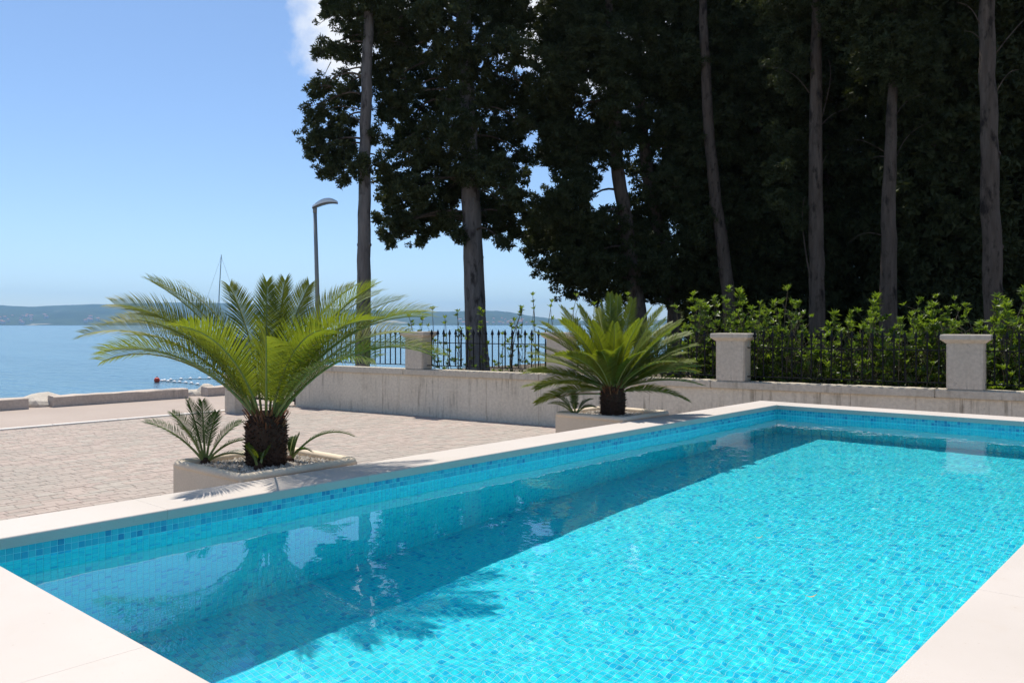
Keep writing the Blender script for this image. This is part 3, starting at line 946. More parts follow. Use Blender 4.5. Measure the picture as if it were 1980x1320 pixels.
leaf_mat('palm_leaflet_dark', [(0.0, (0.028, 0.060, 0.015)), (0.5, (0.045, 0.085, 0.020)), (1.0, (0.065, 0.110, 0.028))], 0.3, (1.6, 1.8, 0.6), 0.5, 0.3)
leaf_mat('palm_leaflet_dry', [(0.0, (0.12, 0.13, 0.03)), (0.5, (0.22, 0.13, 0.035)), (1.0, (0.26, 0.12, 0.04))], 0.35, (1.4, 1.3, 0.6), 0.6, 0.3)
m, nt, out = new_mat('palm_rachis')
principled(nt, out, ramp(nt, [(0.3, (0.16, 0.20, 0.045)), (0.7, (0.24, 0.25, 0.07))], noise(nt, world_coords(nt), 8, 3)), 0.5)
m, nt, out = new_mat('palm_trunk')
v = world_coords(nt)
g = N(nt, 'NewGeometry')
c = ramp(nt, [(0.0, (0.025, 0.015, 0.010)), (0.5, (0.06, 0.032, 0.02)), (1.0, (0.115, 0.055, 0.032))], g.outputs['Random Per Island'])
c = mix(nt, 0.4, c, ramp(nt, [(0.3, (0.02, 0.012, 0.008)), (0.7, (0.10, 0.055, 0.035))], noise(nt, v, 45, 5)))
principled(nt, out, c, 0.9, bump(nt, noise(nt, v, 80, 4), 0.8, 0.01), spec=0.2)
m, nt, out = new_mat('palm_stub')
g = N(nt, 'NewGeometry')
principled(nt, out, ramp(nt, [(0.0, (0.10, 0.045, 0.022)), (0.6, (0.20, 0.075, 0.035)), (1.0, (0.27, 0.16, 0.07))], g.outputs['Random Per Island']), 0.8, spec=0.2)
m, nt, out = new_mat('planter_render')
v = world_coords(nt)
c = ramp(nt, [(0.3, (0.68, 0.555, 0.41)), (0.7, (0.75, 0.625, 0.475))], noise(nt, v, 2.5, 6))
c = mix(nt, 0.2, c, ramp(nt, [(0.4, (0.56, 0.46, 0.34)), (0.6, (0.80, 0.68, 0.53))], noise(nt, v, 90, 3)))
principled(nt, out, c, 0.85, bump(nt, noise(nt, v, 130, 4), 0.25, 0.003), spec=0.2)
m, nt, out = new_mat('gravel_stone')
g = N(nt, 'NewGeometry')
principled(nt, out, ramp(nt, [(0.0, (0.30, 0.25, 0.20)), (0.5, (0.44, 0.385, 0.32)), (1.0, (0.60, 0.55, 0.48))], g.outputs['Random Per Island']), 0.8, spec=0.25)

# ------------------------------------------------------------------ planters
PL_X0, PL_X1, PL_H = -4.705, -3.945, 0.785
def planter(y0, y1, label):
    cx, cy_ = (PL_X0 + PL_X1) / 2, (y0 + y1) / 2
    t = thing('planter', label, 'planter', (cx, cy_, 0), 0, 'square rendered planters beside the pool')
    hx, hy = (PL_X1 - PL_X0) / 2, (y1 - y0) / 2
    b = MB()
    w = 0.05
    i = 0.012
    for a, c in (((-hx + i, -hy + i), (hx - i, -hy + w)), ((-hx + i, hy - w), (hx - i, hy - i)), ((-hx + i, -hy + w), (-hx + w, hy - w)), ((hx - w, -hy + w), (hx - i, hy - w))):
        b.box((a[0], a[1], 0), (c[0], c[1], PL_H - 0.03))
    b.box((-hx + w, -hy + w, 0.0), (hx - w, hy - w, PL_H - 0.14))
    b.build('body', 'planter_render', t)
    b = MB()                                               # rolled rim, a rounded bar round the opening
    n = 8
    pr = [(0.028 * math.cos(2 * math.pi * k / 10), 0.024 * math.sin(2 * math.pi * k / 10)) for k in range(10)]
    R_ = 0.03
    path = []
    for (sx, sy, a0) in ((1, 1, 0), (-1, 1, 90), (-1, -1, 180), (1, -1, 270)):
        for k in range(5):
            a = R(a0 + 90 * k / 4)
            path.append((sx * (hx - 0.026 - R_) + R_ * math.cos(a), sy * (hy - 0.026 - R_) + R_ * math.sin(a), math.cos(a), math.sin(a)))
    for (x_, y_, nx, ny) in path:
        for (pr_, pz) in pr:
            b.v.append((x_ + nx * pr_, y_ + ny * pr_, PL_H - 0.026 + pz))
    M = len(path)
    for k in range(M):
        for q in range(10):
            b.f.append((k * 10 + q, ((k + 1) % M) * 10 + q, ((k + 1) % M) * 10 + (q + 1) % 10, k * 10 + (q + 1) % 10)); b.mi.append(0)
    b.build('rim', 'planter_render', t, smooth=True)
    # gravel
    r_ = np.random.default_rng(int(y0 * 100))
    oc = np.array([(1, 0, 0), (-1, 0, 0), (0, 1, 0), (0, -1, 0), (0, 0, 1), (0, 0, -1)], float)
    of = np.array([(0, 2, 4), (2, 1, 4), (1, 3, 4), (3, 0, 4), (2, 0, 5), (1, 2, 5), (3, 1, 5), (0, 3, 5)])
    n = 5200
    pos = np.stack([r_.uniform(-hx + w + .01, hx - w - .01, n), r_.uniform(-hy + w + .01, hy - w - .01, n), r_.uniform(0, 0.022, n)], -1)
    sc = r_.uniform(0.006, 0.0135, (n, 1, 1)) * r_.uniform(0.7, 1.3, (n, 1, 3))
    V = oc[None] * sc + r_.normal(0, 0.0012, (n, 6, 3))
    ang = r_.uniform(0, 6.28, n)
    ca, sa = np.cos(ang)[:, None], np.sin(ang)[:, None]
    V = np.stack([V[..., 0] * ca - V[..., 1] * sa, V[..., 0] * sa + V[..., 1] * ca, V[..., 2]], -1) + pos[:, None]
    F = (of[None] + (np.arange(n) * 6)[:, None, None]).reshape(-1, 3)
    o = link('gravel', np_mesh('gravel', V.reshape(-1, 3), F), None, 'gravel_stone', (cx, cy_, PL_H - 0.058), kind='stuff')
    o['label'] = 'white gravel filling the ' + ('nearer' if y0 < 4 else 'farther') + ' planter'
    b = MB(); b.box((-hx + w + 0.002, -hy + w + 0.002, PL_H - 0.139), (hx - w - 0.002, hy - w - 0.002, PL_H - 0.052)); b.build('bed', 'gravel_stone', t)
    return Vector((cx, cy_, PL_H - 0.052))
P1 = planter(2.33, 3.12, 'square beige rendered planter holding the large sago palm')
P2 = planter(5.93, 6.71, 'square beige rendered planter holding the smaller sago palm at the far end')

# ------------------------------------------------------------------ sago palms
def cam_dir(az):
    """horizontal unit vector: 0 right, 90 away, 180 left, 270 towards the camera"""
    a = R(az)
    return Vector((CH * math.cos(a) - SH * math.sin(a), SH * math.cos(a) + CH * math.sin(a), 0))
def frond(parent, base, az, e0, e1, L, ll, mat, rs, npair=84, wid=0.0052, vee=0.42, bend=1.3, start=0.16, twist=0.0, roll=0.0):
    """one pinnate frond: rachis arching from elevation e0 to e1 along its length, leaflets in a V on both sides"""
    h = cam_dir(az)
    n = 22
    pts, tang = [Vector(base)], []
    for k in range(n):
        t_ = (k + 0.5) / n
        e = R(e0 + (e1 - e0) * t_ ** bend)
        d = h * math.cos(e) + Vector((0, 0, 1)) * math.sin(e)
        pts.append(pts[-1] + d * (L / n))
        tang.append(d)
    tang.append(tang[-1])
    b = MB()
    b.tube([tuple(p_) for p_ in pts[::2]], [0.0075 * (1 - 0.8 * k / (len(pts[::2]) - 1)) + 0.001 for k in range(len(pts[::2]))], 5, 1, cap=False)
    side0 = h.cross(Vector((0, 0, 1))).normalized()
    V, F = list(b.v), list(b.f)
    mi = list(b.mi)
    for q in range(npair):
        t_ = start + (1 - start) * (q + 0.5) / npair
        f = t_ * n
        k = min(int(f), n - 1)
        P = pts[k].lerp(pts[k + 1], f - k)
        T = tang[k]
        S = side0.copy()
        S.rotate(Matrix.Rotation(roll + twist * t_, 3, T))
        U = S.cross(T).normalized()
        u = (t_ - start) / (1 - start)
        ln = ll * (0.30 + 0.70 * min(1, u * 3.2)) * (1 - 0.62 * max(0, (u - 0.55) / 0.45) ** 1.6)
        ang = R(68 - 34 * u)
        for sgn in (-1, 1):
            lx = ln * rs.uniform(0.92, 1.06)
            va = vee + rs.gauss(0, 0.06)
            D = (T * math.cos(ang + rs.gauss(0, 0.03)) + (S * sgn * math.cos(va) + U * math.sin(va)) * math.sin(ang)).normalized()
            W = D.cross(U).normalized()
            p0, p1, p2 = P, P + D * lx * 0.5 + U * lx * 0.02, P + D * lx + Vector((0, 0, -lx * 0.10)) + T * lx * 0.05
            i = len(V)
            w0, w1 = wid * 0.6, wid
            V += [tuple(p0 + W * w0 / 2), tuple(p0 - W * w0 / 2), tuple(p1 + W * w1 / 2), tuple(p1 - W * w1 / 2), tuple(p2)]
            F += [(i, i + 1, i + 3, i + 2), (i + 2, i + 3, i + 4)]
            mi += [0, 0]
    me = bpy.data.meshes.new('frond')
    me.from_pydata(V, [], F)
    me.polygons.foreach_set('material_index', mi)
    me.update()
    return link('frond', me, parent, [mat, 'palm_rachis'])
def trunk(parent, r0, h, seed):
    r_ = random.Random(seed)
    b = MB()
    b.tube([(0, 0, -0.02), (0, 0, h * 0.3), (0, 0, h * 0.75), (0, 0, h), (0, 0, h + 0.03)], [r0 * 0.92, r0, r0 * 1.0, r0 * 0.8, r0 * 0.35], 18)
    b.build('trunk', 'palm_trunk', parent, smooth=True)
    b = MB()
    n = int(h / 0.0155) * 15
    for k in range(n):                                     # old leaf bases in a spiral
        a = k * 2.39996 + r_.gauss(0, 0.08)
        z_ = h * (k + 0.5) / n
        rr = r0 * (0.93 + 0.07 * math.sin(z_ / h * 3.1)) if z_ < h * 0.75 else r0 * (1 - 0.9 * (z_ / h - 0.75))
        o = Vector((math.cos(a), math.sin(a), 0)); s_ = Vector((-math.sin(a), math.cos(a), 0))
        L = r_.uniform(0.012, 0.032); w = r_.uniform(0.007, 0.012); up = r_.uniform(0.2, 1.0)
        c = o * rr * 0.97 + Vector((0, 0, z_))
        tipv = c + o * L + Vector((0, 0, L * up))
        i = len(b.v)
        b.v += [tuple(c - s_ * w), tuple(c + s_ * w), tuple(c + Vector((0, 0, w * 1.3))), tuple(tipv)]
        b.f += [(i, i + 1, i + 3), (i + 1, i + 2, i + 3), (i + 2, i, i + 3)]; b.mi += [0, 0, 0]
    b.build('leaf_bases', 'palm_trunk', parent)
    b = MB()
    for k in range(110):                                   # reddish cut stubs and spines round the crown
        a = k * 2.39996
        o = Vector((math.cos(a), math.sin(a), 0)); s_ = Vector((-math.sin(a), math.cos(a), 0))
        z_ = h * r_.uniform(0.70, 1.04)
        c = o * r0 * r_.uniform(0.45, 0.95) + Vector((0, 0, z_))
        L = r_.uniform(0.03, 0.085); w = r_.uniform(0.005, 0.009)
        e = c + o * L * r_.uniform(0.35, 0.9) + Vector((0, 0, L * r_.uniform(0.5, 1.0)))
        i = len(b.v)
        q = o * w
        b.v += [tuple(c - s_ * w), tuple(c + s_ * w), tuple(c + q), tuple(e - s_ * w * .5), tuple(e + s_ * w * .5), tuple(e + q * .5)]
        b.f += [(i, i + 1, i + 4, i + 3), (i + 1, i + 2, i + 5, i + 4), (i + 2, i, i + 3, i + 5), (i + 3, i + 4, i + 5)]; b.mi += [0] * 4
    b.build('crown_stubs', 'palm_stub', parent)

rs = random.Random(31)
palm = thing('sago_palm', 'large arching sago palm in the nearer planter', 'palm', P1)
trunk(palm, 0.118, 0.30, 1)
LISTA = [  # azimuth, start elevation, end elevation, length, leaflet length
    (183, 54, -12, 1.18, .22), (174, 60, -2, 1.16, .23), (187, 66, 6, 1.12, .23), (166, 69, 14, 1.10, .22), (199, 66, 8, 1.02, .23), (150, 64, 0, 1.04, .21), (178, 47, -24, 1.08, .22),
    (158, 76, 28, 1.02, .21), (134, 79, 42, 0.94, .19), (108, 83, 60, 0.84, .18), (84, 84, 64, 0.88, .18), (62, 79, 46, 0.92, .19),
    (40, 75, 32, 0.98, .21), (26, 71, 22, 1.04, .22), (14, 66, 12, 1.10, .23), (4, 61, 2, 1.16, .23), (354, 55, -6, 1.18, .24),
    (347, 47, -20, 1.16, .23), (10, 48, -22, 1.14, .23), (332, 64, 2, 1.0, .23), (222, 68, 8, 0.96, .23), (244, 64, 2, 0.88, .22),
    (288, 64, 2, 0.84, .22), (310, 64, 0, 0.90, .23), (30, 56, -8, 1.04, .22), (214, 54, -8, 0.98, .22), (324, 54, -8, 0.98, .22), (192, 72, 26, 1.02, .22), (352, 70, 24, 1.02, .22)]
for k, (az, e0, e1, L, ll) in enumerate(LISTA):
    o = cam_dir(az) * 0.045
    frond(palm, (o.x, o.y, 0.29 - 0.02 * (k % 3)), az + rs.gauss(0, 2), e0 + rs.gauss(0, 2), e1 + rs.gauss(0, 3), L, ll, 'palm_leaflet', rs, npair=92, wid=0.0060, bend=1.5, twist=rs.uniform(-0.45, 0.45), roll=rs.uniform(-0.35, 0.35))

palm2 = thing('sago_palm', 'smaller stiff sago palm in the farther planter', 'palm', P2)
trunk(palm2, 0.112, 0.255, 2)
LISTB = [
    (184, 26, -8, 0.80, .14), (176, 16, -18, 0.78, .14), (190, 40, 6, 0.84, .14), (170, 50, 16, 0.86, .14), (178, 60, 30, 0.88, .14), (186, 70, 44, 0.84, .13),
    (150, 66, 44, 0.90, .14), (130, 74, 56, 0.88, .14), (108, 80, 66, 0.88, .13), (90, 82, 72, 0.90, .13), (70, 80, 66, 0.90, .13), (80, 70, 50, .9, .13), (100, 68, 48, .9, .13),
    (52, 76, 60, 0.90, .14), (34, 70, 52, 0.90, .14), (14, 64, 44, 0.88, .14), (4, 54, 32, 0.88, .14), (352, 34, 0, 0.80, .14), (344, 22, -16, 0.78, .15),
    (8, 28, -10, 0.80, .15), (0, 42, 14, 0.84, .14), (215, 50, 0, 0.72, .15), (236, 58, 8, 0.64, .15), (254, 68, 20, 0.56, .15), (276, 70, 22, 0.54, .15), (296, 62, 10, 0.62, .15), (318, 52, 0, 0.70, .15),
    (200, 22, -26, 0.74, .14), (160, 34, -4, 0.8, .14), (20, 42, 8, 0.82, .14), (205, 66, 36, 0.8, .14), (332, 66, 36, 0.8, .14), (120, 58, 28, .86, .14), (60, 58, 28, .86, .14), (228, 74, 46, .7, .14), (268, 80, 58, .66, .13), (306, 75, 48, .7, .14), (180, 8, -28, .68, .13), (338, 12, -26, .66, .14), (182, 56, 24, .86, .14), (172, 44, 8, .84, .14), (195, 30, -8, .8, .14), (6, 50, 20, .86, .14), (356, 46, 14, .84, .14), (12, 36, 0, .82, .14), (348, 58, 28, .82, .14), (160, 56, 26, .88, .14), (24, 56, 28, .88, .14)]
for k, (az, e0, e1, L, ll) in enumerate(LISTB):
    o = cam_dir(az) * 0.04
    frond(palm2, (o.x, o.y, 0.25 - 0.015 * (k % 3)), az + rs.gauss(0, 2), e0 + rs.gauss(0, 2), e1 + rs.gauss(0, 3), L, ll, 'palm_leaflet', rs, npair=86, wid=0.0084, vee=0.26, start=0.12, twist=rs.uniform(-0.3, 0.3), roll=rs.uniform(-0.6, 0.6))
fr = frond(palm2, (0, 0, 0.20), 183, 4, -14, 0.56, .075, 'palm_leaflet_dry', rs, npair=60, wid=0.006)
fr['label'] = 'drying yellow and brown lower frond'

def pup(pos, label, fronds, mat):
    t = thing('young_sago', label, 'palm', pos, 0, 'young sago offshoots in the planters')
    b = MB(); b.tube([(0, 0, -0.03), (0, 0, 0.03), (0, 0, 0.05)], [0.03, 0.028, 0.012], 10); b.build('bulb', 'palm_trunk', t, smooth=True)
    for (az, e0, e1, L, ll) in fronds:
        o = cam_dir(az) * 0.012
        frond(t, (o.x, o.y, 0.03), az, e0, e1, L, ll, mat, rs, npair=34, wid=0.0052, vee=0.35, start=0.28, twist=rs.uniform(-0.4, 0.4))
q = at(397, 884, 4.93)
pup(Vector((q.x, q.y, P1.z)), 'young sago shoot left of the large palm trunk', [(180, 50, 14, .42, .10), (162, 62, 36, .36, .10), (120, 78, 66, .36, .10), (80, 76, 56, .30, .08), (36, 64, 26, .30, .08), (8, 50, -8, .30, .08), (220, 72, 40, .28, .09), (18, 30, -50, .30, .06), (150, 74, 60, .38, .1)], 'palm_leaflet_dark')
q = at(560, 872, 5.0)
pup(Vector((q.x, q.y, P1.z)), 'young sago shoot right of the large palm trunk', [(2, 56, -28, .44, .075), (20, 80, 64, .16, .05), (350, 66, -40, .16, .05), (90, 74, 30, .15, .05)], 'palm_leaflet_dark')
q = at(500, 893, 4.75)
pup(Vector((q.x, q.y, P1.z)), 'tiny bright sago shoot in front of the large palm trunk', [(150, 70, 40, .14, .05), (60, 74, 50, .13, .05), (250, 70, 40, .13, .05)], 'palm_leaflet')
q = at(1112, 792, 7.52)
pup(Vector((q.x, q.y, P2.z)), 'young sago shoot beside the smaller palm trunk', [(180, 46, -10, .26, .08), (150, 60, 10, .26, .08), (205, 56, -10, .26, .08), (30, 60, 0, .24, .07), (330, 50, -20, .22, .07), (90, 70, 20, .24, .07), (260, 64, 0, .2, .07)], 'palm_leaflet_dark')

# ------------------------------------------------------------------ materials: trees and hedge
leaf_mat('cypress_foliage', [(0.0, (0.024, 0.036, 0.014)), (0.5, (0.044, 0.058, 0.022)), (1.0, (0.085, 0.092, 0.034))], 0.20, (1.2, 1.3, 0.6), 0.7, 0.2, 2.0)
leaf_mat('laurel_leaf', [(0.0, (0.042, 0.082, 0.017)), (0.6, (0.075, 0.130, 0.023)), (1.0, (0.13, 0.185, 0.030))], 0.44, (1.6, 1.7, 0.5), 0.38, 0.45)
leaf_mat('laurel_leaf_young', [(0.0, (0.075, 0.13, 0.020)), (0.6, (0.115, 0.175, 0.026)), (1.0, (0.17, 0.225, 0.038))], 0.44, (1.6, 1.65, 0.5), 0.38, 0.45)
def bark(name, lo, hi, dark):
    m, nt, out = new_mat(name)
    v = coords(nt)
    c = ramp(nt, [(0.3, lo), (0.7, hi)], noise(nt, coords(nt, (1, 1, 0.15)), 9, 6, 0.65))
    c = mix(nt, ramp(nt, [(0.52, (0, 0, 0)), (0.66, (1, 1, 1))], noise(nt, coords(nt, (1, 1, 0.4)), 6, 5, 0.6)), c, dark)
    hgt = noise(nt, coords(nt, (1, 1, 0.12)), 22, 6, 0.65)
    principled(nt, out, c, 0.92, bump(nt, hgt, 0.9, 0.03), spec=0.15)
bark('cypress_bark', (0.085, 0.062, 0.046), (0.17, 0.128, 0.098), (0.035, 0.026, 0.02))
bark('grey_bark', (0.13, 0.112, 0.098), (0.24, 0.208, 0.183), (0.06, 0.05, 0.043))
bark('shrub_bark', (0.08, 0.07, 0.045), (0.14, 0.12, 0.08), (0.05, 0.05, 0.03))

# ------------------------------------------------------------------ foliage
rf = np.random.default_rng(77)
def make_clumps(n, leaves, lsize):
    out = []
    for _ in range(n):
        d = rf.normal(0, 1, (leaves, 3)); d /= np.linalg.norm(d, axis=1)[:, None]
        c = d * rf.uniform(0.30, 1.0, (leaves, 1)) * np.array([1, 1, 0.8])
        # small feathery sprays pointing outwards
        a = d + rf.normal(0, 0.6, (leaves, 3)); a /= np.linalg.norm(a, axis=1)[:, None]
        w = np.cross(a, rf.normal(0, 1, (leaves, 3))); w /= np.linalg.norm(w, axis=1)[:, None]
        L = lsize * rf.uniform(0.6, 1.5, (leaves, 1)); W = L * rf.uniform(0.22, 0.42, (leaves, 1))
        out.append(np.stack([c + w * W - a * L * 0.4, c - w * W - a * L * 0.4, c + a * L * 0.75], 1))
    return np.array(out)                                   # (n, leaves, 3, 3)
CL = make_clumps(12, 50, 0.50)
def foliage_mesh(name, pos, size, squash=None):
    n = len(pos)
    k = rf.integers(0, len(CL), n)
    a = rf.uniform(0, 2 * math.pi, n)
    V = CL[k] * np.asarray(size).reshape(n, 1, 1, 1)
    ca, sa = np.cos(a)[:, None, None], np.sin(a)[:, None, None]
    V = np.stack([V[..., 0] * ca - V[..., 1] * sa, V[..., 0] * sa + V[..., 1] * ca, V[..., 2]], -1)
    V = V + np.asarray(pos)[:, None, None, :]
    nv = V.shape[0] * V.shape[1]
    return np_mesh(name, V.reshape(-1, 3), np.arange(nv * 3).reshape(nv, 3))
def mass_points(center, rad, n):
    """clump centres in a bough: mostly on its skin, fewer inside"""
    d = rf.normal(0, 1, (n, 3)); d /= np.linalg.norm(d, axis=1)[:, None]
    r = np.where(rf.random((n, 1)) < 0.72, rf.uniform(0.72, 1.05, (n, 1)), rf.uniform(0.1, 0.75, (n, 1)))
    r = np.where(rf.random((n, 1)) < 0.09, rf.uniform(1.05, 1.38, (n, 1)), r)
    bumps = 1 + 0.22 * np.sin(d[:, :1] * 5 + center[0] * 3) * np.cos(d[:, 2:3] * 6 + center[1])
    return np.asarray(center) + d * r * bumps * np.asarray(rad)
def limb(b, p0, p1, r0, r1, rnd, sag=0.15, n=7):
    p0, p1 = Vector(p0), Vector(p1)
    pts, rad = [], []
    side = Vector((rnd.uniform(-1, 1), rnd.uniform(-1, 1), rnd.uniform(-0.4, 0.8))) * (p1 - p0).length * 0.10
    for k in range(n + 1):
        t_ = k / n
        q = p0.lerp(p1, t_) + side * math.sin(t_ * math.pi) + Vector((0, 0, sag * (p1 - p0).length * math.sin(t_ * math.pi)))
        pts.append(tuple(q)); rad.append(r0 + (r1 - r0) * t_)
    b.tube(pts, rad, 6)
def trunk_pts(path, h_top):
    return path
def tree(label, path, rads, masses, dens, size, group='tall cypress trees behind the garden wall', twigs=0.8, name='cypress_tree', seed=0, dead=(), skin='cypress_bark'):
    """path: trunk centre line in world space, masses: (centre, radii) boughs in world space"""
    rnd = random.Random(seed)
    base = Vector(path[0])
    t = thing(name, label, 'tree', base, 0, group)
    b = MB()
    P, Rr = [], []
    for (p0, r0), (p1, r1) in zip(zip(path, rads), zip(path[1:], rads[1:])):
        n = max(2, int((Vector(p1) - Vector(p0)).length / 0.35))
        for k in range(n):
            q = Vector(p0).lerp(Vector(p1), k / n) - base
            P.append(q + Vector((rnd.gauss(0, 0.010), rnd.gauss(0, 0.010), 0))); Rr.append((r0 + (r1 - r0) * k / n) * (1 + rnd.gauss(0, 0.012)))
    P.append(Vector(path[-1]) - base); Rr.append(rads[-1])
    b.tube([tuple(q) for q in P], Rr, 16)
    for k in range(16):                                    # knots and burls
        q = rnd.randrange(2, max(3, len(P) - 4)); a = rnd.uniform(0, 6.28); rr = Rr[q]
        c = P[q] + Vector((math.cos(a), math.sin(a), 0)) * rr * 0.93
        i0 = len(b.v)
        ball(b, tuple(c), rr * rnd.uniform(0.12, 0.26), 1, 1.5, 8)
    b.build('trunk', skin, t, smooth=True)
    def on_trunk(z_):
        for q0, q1 in zip(P, P[1:]):
            if q0.z <= z_ <= q1.z:
                return q0.lerp(q1, (z_ - q0.z) / max(1e-4, q1.z - q0.z))
        return P[-1] if z_ > P[-1].z else P[0]
    pts, sz = [], []
    for c, r in masses:
        c = Vector(c) - base
        rr = r if isinstance(r, (tuple, list)) else (r, r, r * 0.85)
        vol = (rr[0] * rr[1] + rr[0] * rr[2] + rr[1] * rr[2]) / 3
        n = max(6, int(dens * vol))
        pts.append(mass_points(tuple(c), rr, n)); sz.append(rf.uniform(0.75, 1.25, n) * size)
        if twigs:
            hor = Vector((c.x, c.y, 0)).length
            if rnd.random() > twigs:
                continue
            s_ = on_trunk(max(0.5, c.z + 0.16 * hor + 0.1))
            b = MB()
            limb(b, s_, c, 0.024 + 0.008 * hor, 0.010, rnd)
            for k in range(4):
                e = c + Vector((rnd.uniform(-1, 1) * rr[0], rnd.uniform(-1, 1) * rr[1], rnd.uniform(-0.9, 0.9) * rr[2])) * 0.9
                limb(b, s_.lerp(c, 0.75), e, 0.014, 0.005, rnd, 0.05, 5)
            b.build('branch', 'cypress_bark', t, smooth=True)
    if pts:
        link('crown', foliage_mesh('crown', np.concatenate(pts), np.concatenate(sz)), t, 'cypress_foliage')
    for (p0, p1, r0) in dead:
        b = MB(); limb(b, Vector(p0) - base, Vector(p1) - base, r0 * 0.62, r0 * 0.18, rnd, 0.12)
        b.build('bare_branch', 'cypress_bark', t, smooth=True)
    return t
def ground_at(px, d):
    q = at(px, HORIZON, d); return (q.x, q.y, -0.08)
def M(px, py, rpx, d, ry=None):
    c = at(px, py, d); r = rpx / FPX * d
    return (tuple(c), (r, r, r * (0.85 if ry is None else ry / rpx)))

# T1: slim bare trunk, crown to the left
d1 = 21.0
t1p = [ground_at(702, d1), tuple(at(703, 560, d1)), tuple(at(705, 300, d1)), tuple(at(712, 60, d1)), tuple(at(716, -100, d1)), tuple(at(716, -210, d1))]
m1 = [M(680, 25, 52, d1), M(742, 12, 40, d1), M(655, 8, 30, d1), M(628, 96, 24, d1 + .2, 16), M(688, 92, 34, d1 + .5), M(652, 100, 20, d1), M(618, 172, 24, d1, 18), M(665, 180, 44, d1 + .6), M(606, 212, 18, d1), M(604, 262, 24, d1, 18), M(645, 245, 46, d1 + .4),
      M(612, 292, 26, d1, 20), M(655, 300, 42, d1 + .3), M(690, 322, 26, d1 - .2), M(640, 332, 26, d1, 18), M(668, 345, 18, d1, 14), M(735, 140, 40, d1 + 1.0), M(745, 60, 40, d1 + .8), M(728, 262, 18, d1), M(738, 312, 15, d1, 12),
      M(690, -70, 80, d1), M(760, -70, 70, d1), M(640, -60, 50, d1), M(720, -150, 70, d1)]
dead1 = [(tuple(at(706, 250, d1)), tuple(at(668, 215, d1)), 0.035), (tuple(at(708, 130, d1)), tuple(at(630, 150, d1)), 0.045), (tuple(at(640, 120, d1)), tuple(at(622, 160, d1)), 0.02), (tuple(at(705, 215, d1)), tuple(at(640, 210, d1)), 0.03)]
tree('cypress with a slim bare pale trunk, leftmost of the trees', t1p, [0.19, 0.175, 0.15, 0.125, 0.09, 0.03], m1, 360, 0.125, seed=1, dead=dead1, skin='grey_bark')

# T2: thick trunk, broad hanging crown
d2 = 22.0
t2p = [ground_at(926, d2), tuple(at(921, 640, d2)), tuple(at(913, 440, d2)), tuple(at(906, 260, d2)), tuple(at(898, 60, d2)), tuple(at(895, -120, d2)), tuple(at(892, -210, d2))]
m2 = []
for (px, py, r) in [(790, 60, 58), (850, 30, 62), (930, 20, 60), (985, 40, 46), (1010, 100, 34), (960, 95, 52), (880, 110, 58), (810, 135, 52), (765, 110, 34), (770, 190, 44), (840, 195, 56), (905, 190, 56), (965, 175, 50), (1005, 190, 34),
                    (790, 250, 42), (850, 270, 50), (925, 265, 54), (985, 255, 42), (830, 320, 46), (760, 345, 34), (800, 370, 46), (760, 395, 30), (775, 440, 32), (800, 425, 36), (842, 400, 44), (880, 360, 44), (870, 430, 34), (905, 330, 44), (960, 335, 46), (990, 330, 34),
                    (950, 395, 42), (985, 405, 38), (990, 445, 26), (950, 440, 30), (975, 468, 16), (830, 448, 26), (745, 455, 18), (755, 468, 10), (735, 425, 14), (890, 455, 20), (1015, 300, 24), (1000, 380, 30), (815, 465, 12), (1010, 30, 26), (752, 215, 28), (748, 165, 30), (765, 290, 26), (740, 60, 34), (800, 300, 34), (745, 375, 20), (1020, 240, 22), (1025, 160, 20), (940, 300, 40), (890, 240, 40)]:
    m2.append(M(px, py, r * 0.92, d2 + rf.uniform(-1.3, 1.6)))
for (px, py, r) in [(800, -50, 80), (900, -60, 90), (990, -50, 70), (900, -140, 80)]:
    m2.append(M(px, py, r, d2))
dead2 = [(tuple(at(912, 330, d2)), tuple(at(865, 345, d2 - .3)), 0.05), (tuple(at(915, 320, d2)), tuple(at(1010, 375, d2 - .3)), 0.03), (tuple(at(905, 220, d2)), tuple(at(965, 225, d2 - .4)), 0.03)]
tree('broad cypress with a thick straight trunk and a hanging crown, second tree from the left', t2p, [0.34, 0.285, 0.26, 0.225, 0.19, 0.13, 0.03], m2, 285, 0.145, seed=2, dead=dead2, skin='grey_bark')

# T3 to T5: three leaning trunks under one dark mass
def scatter_masses(poly, n, d, spread, rlo, rhi, seed):
    r_ = random.Random(seed); out = []
    xs_ = [p_[0] for p_ in poly]; ys_ = [p_[1] for p_ in poly]
    while len(out) < n:
        px, py = r_.uniform(min(xs_), max(xs_)), r_.uniform(min(ys_), max(ys_))
        inside = False
        for (x0, y0), (x1, y1) in zip(poly, poly[1:] + poly[:1]):
            if (y0 > py) != (y1 > py) and px < (x1 - x0) * (py - y0) / (y1 - y0) + x0:
                inside = not inside
        if inside:
            out.append(M(px, py, r_.uniform(rlo, rhi), d + r_.uniform(-spread, spread)))
    return out
d3, d4, d5 = 23.5, 24.5, 23.0
m3 = scatter_masses([(1060, -120), (1220, -120), (1225, 120), (1190, 260), (1200, 420), (1190, 540), (1100, 545), (1050, 490), (1035, 440), (1045, 250), (1062, 120)], 92, d3, 1.5, 30, 52, 3)
m3 += [M(1030, 478, 26, d3), M(1060, 520, 34, d3), M(1100, 548, 34, d3), M(1150, 560, 30, d3), M(1030, 440, 20, d3), M(1085, 200, 34, d3), M(1080, 300, 36, d3), M(1130, -160, 90, d3)]
tree('dark cypress with a thin leaning trunk directly behind the smaller sago palm', [ground_at(1243, d3), tuple(at(1236, 600, d3)), tuple(at(1196, 340, d3)), tuple(at(1183, 160, d3)), tuple(at(1170, -210, d3))], [0.24, 0.22, 0.19, 0.16, 0.04], m3, 190, 0.145, seed=3, twigs=0.3)
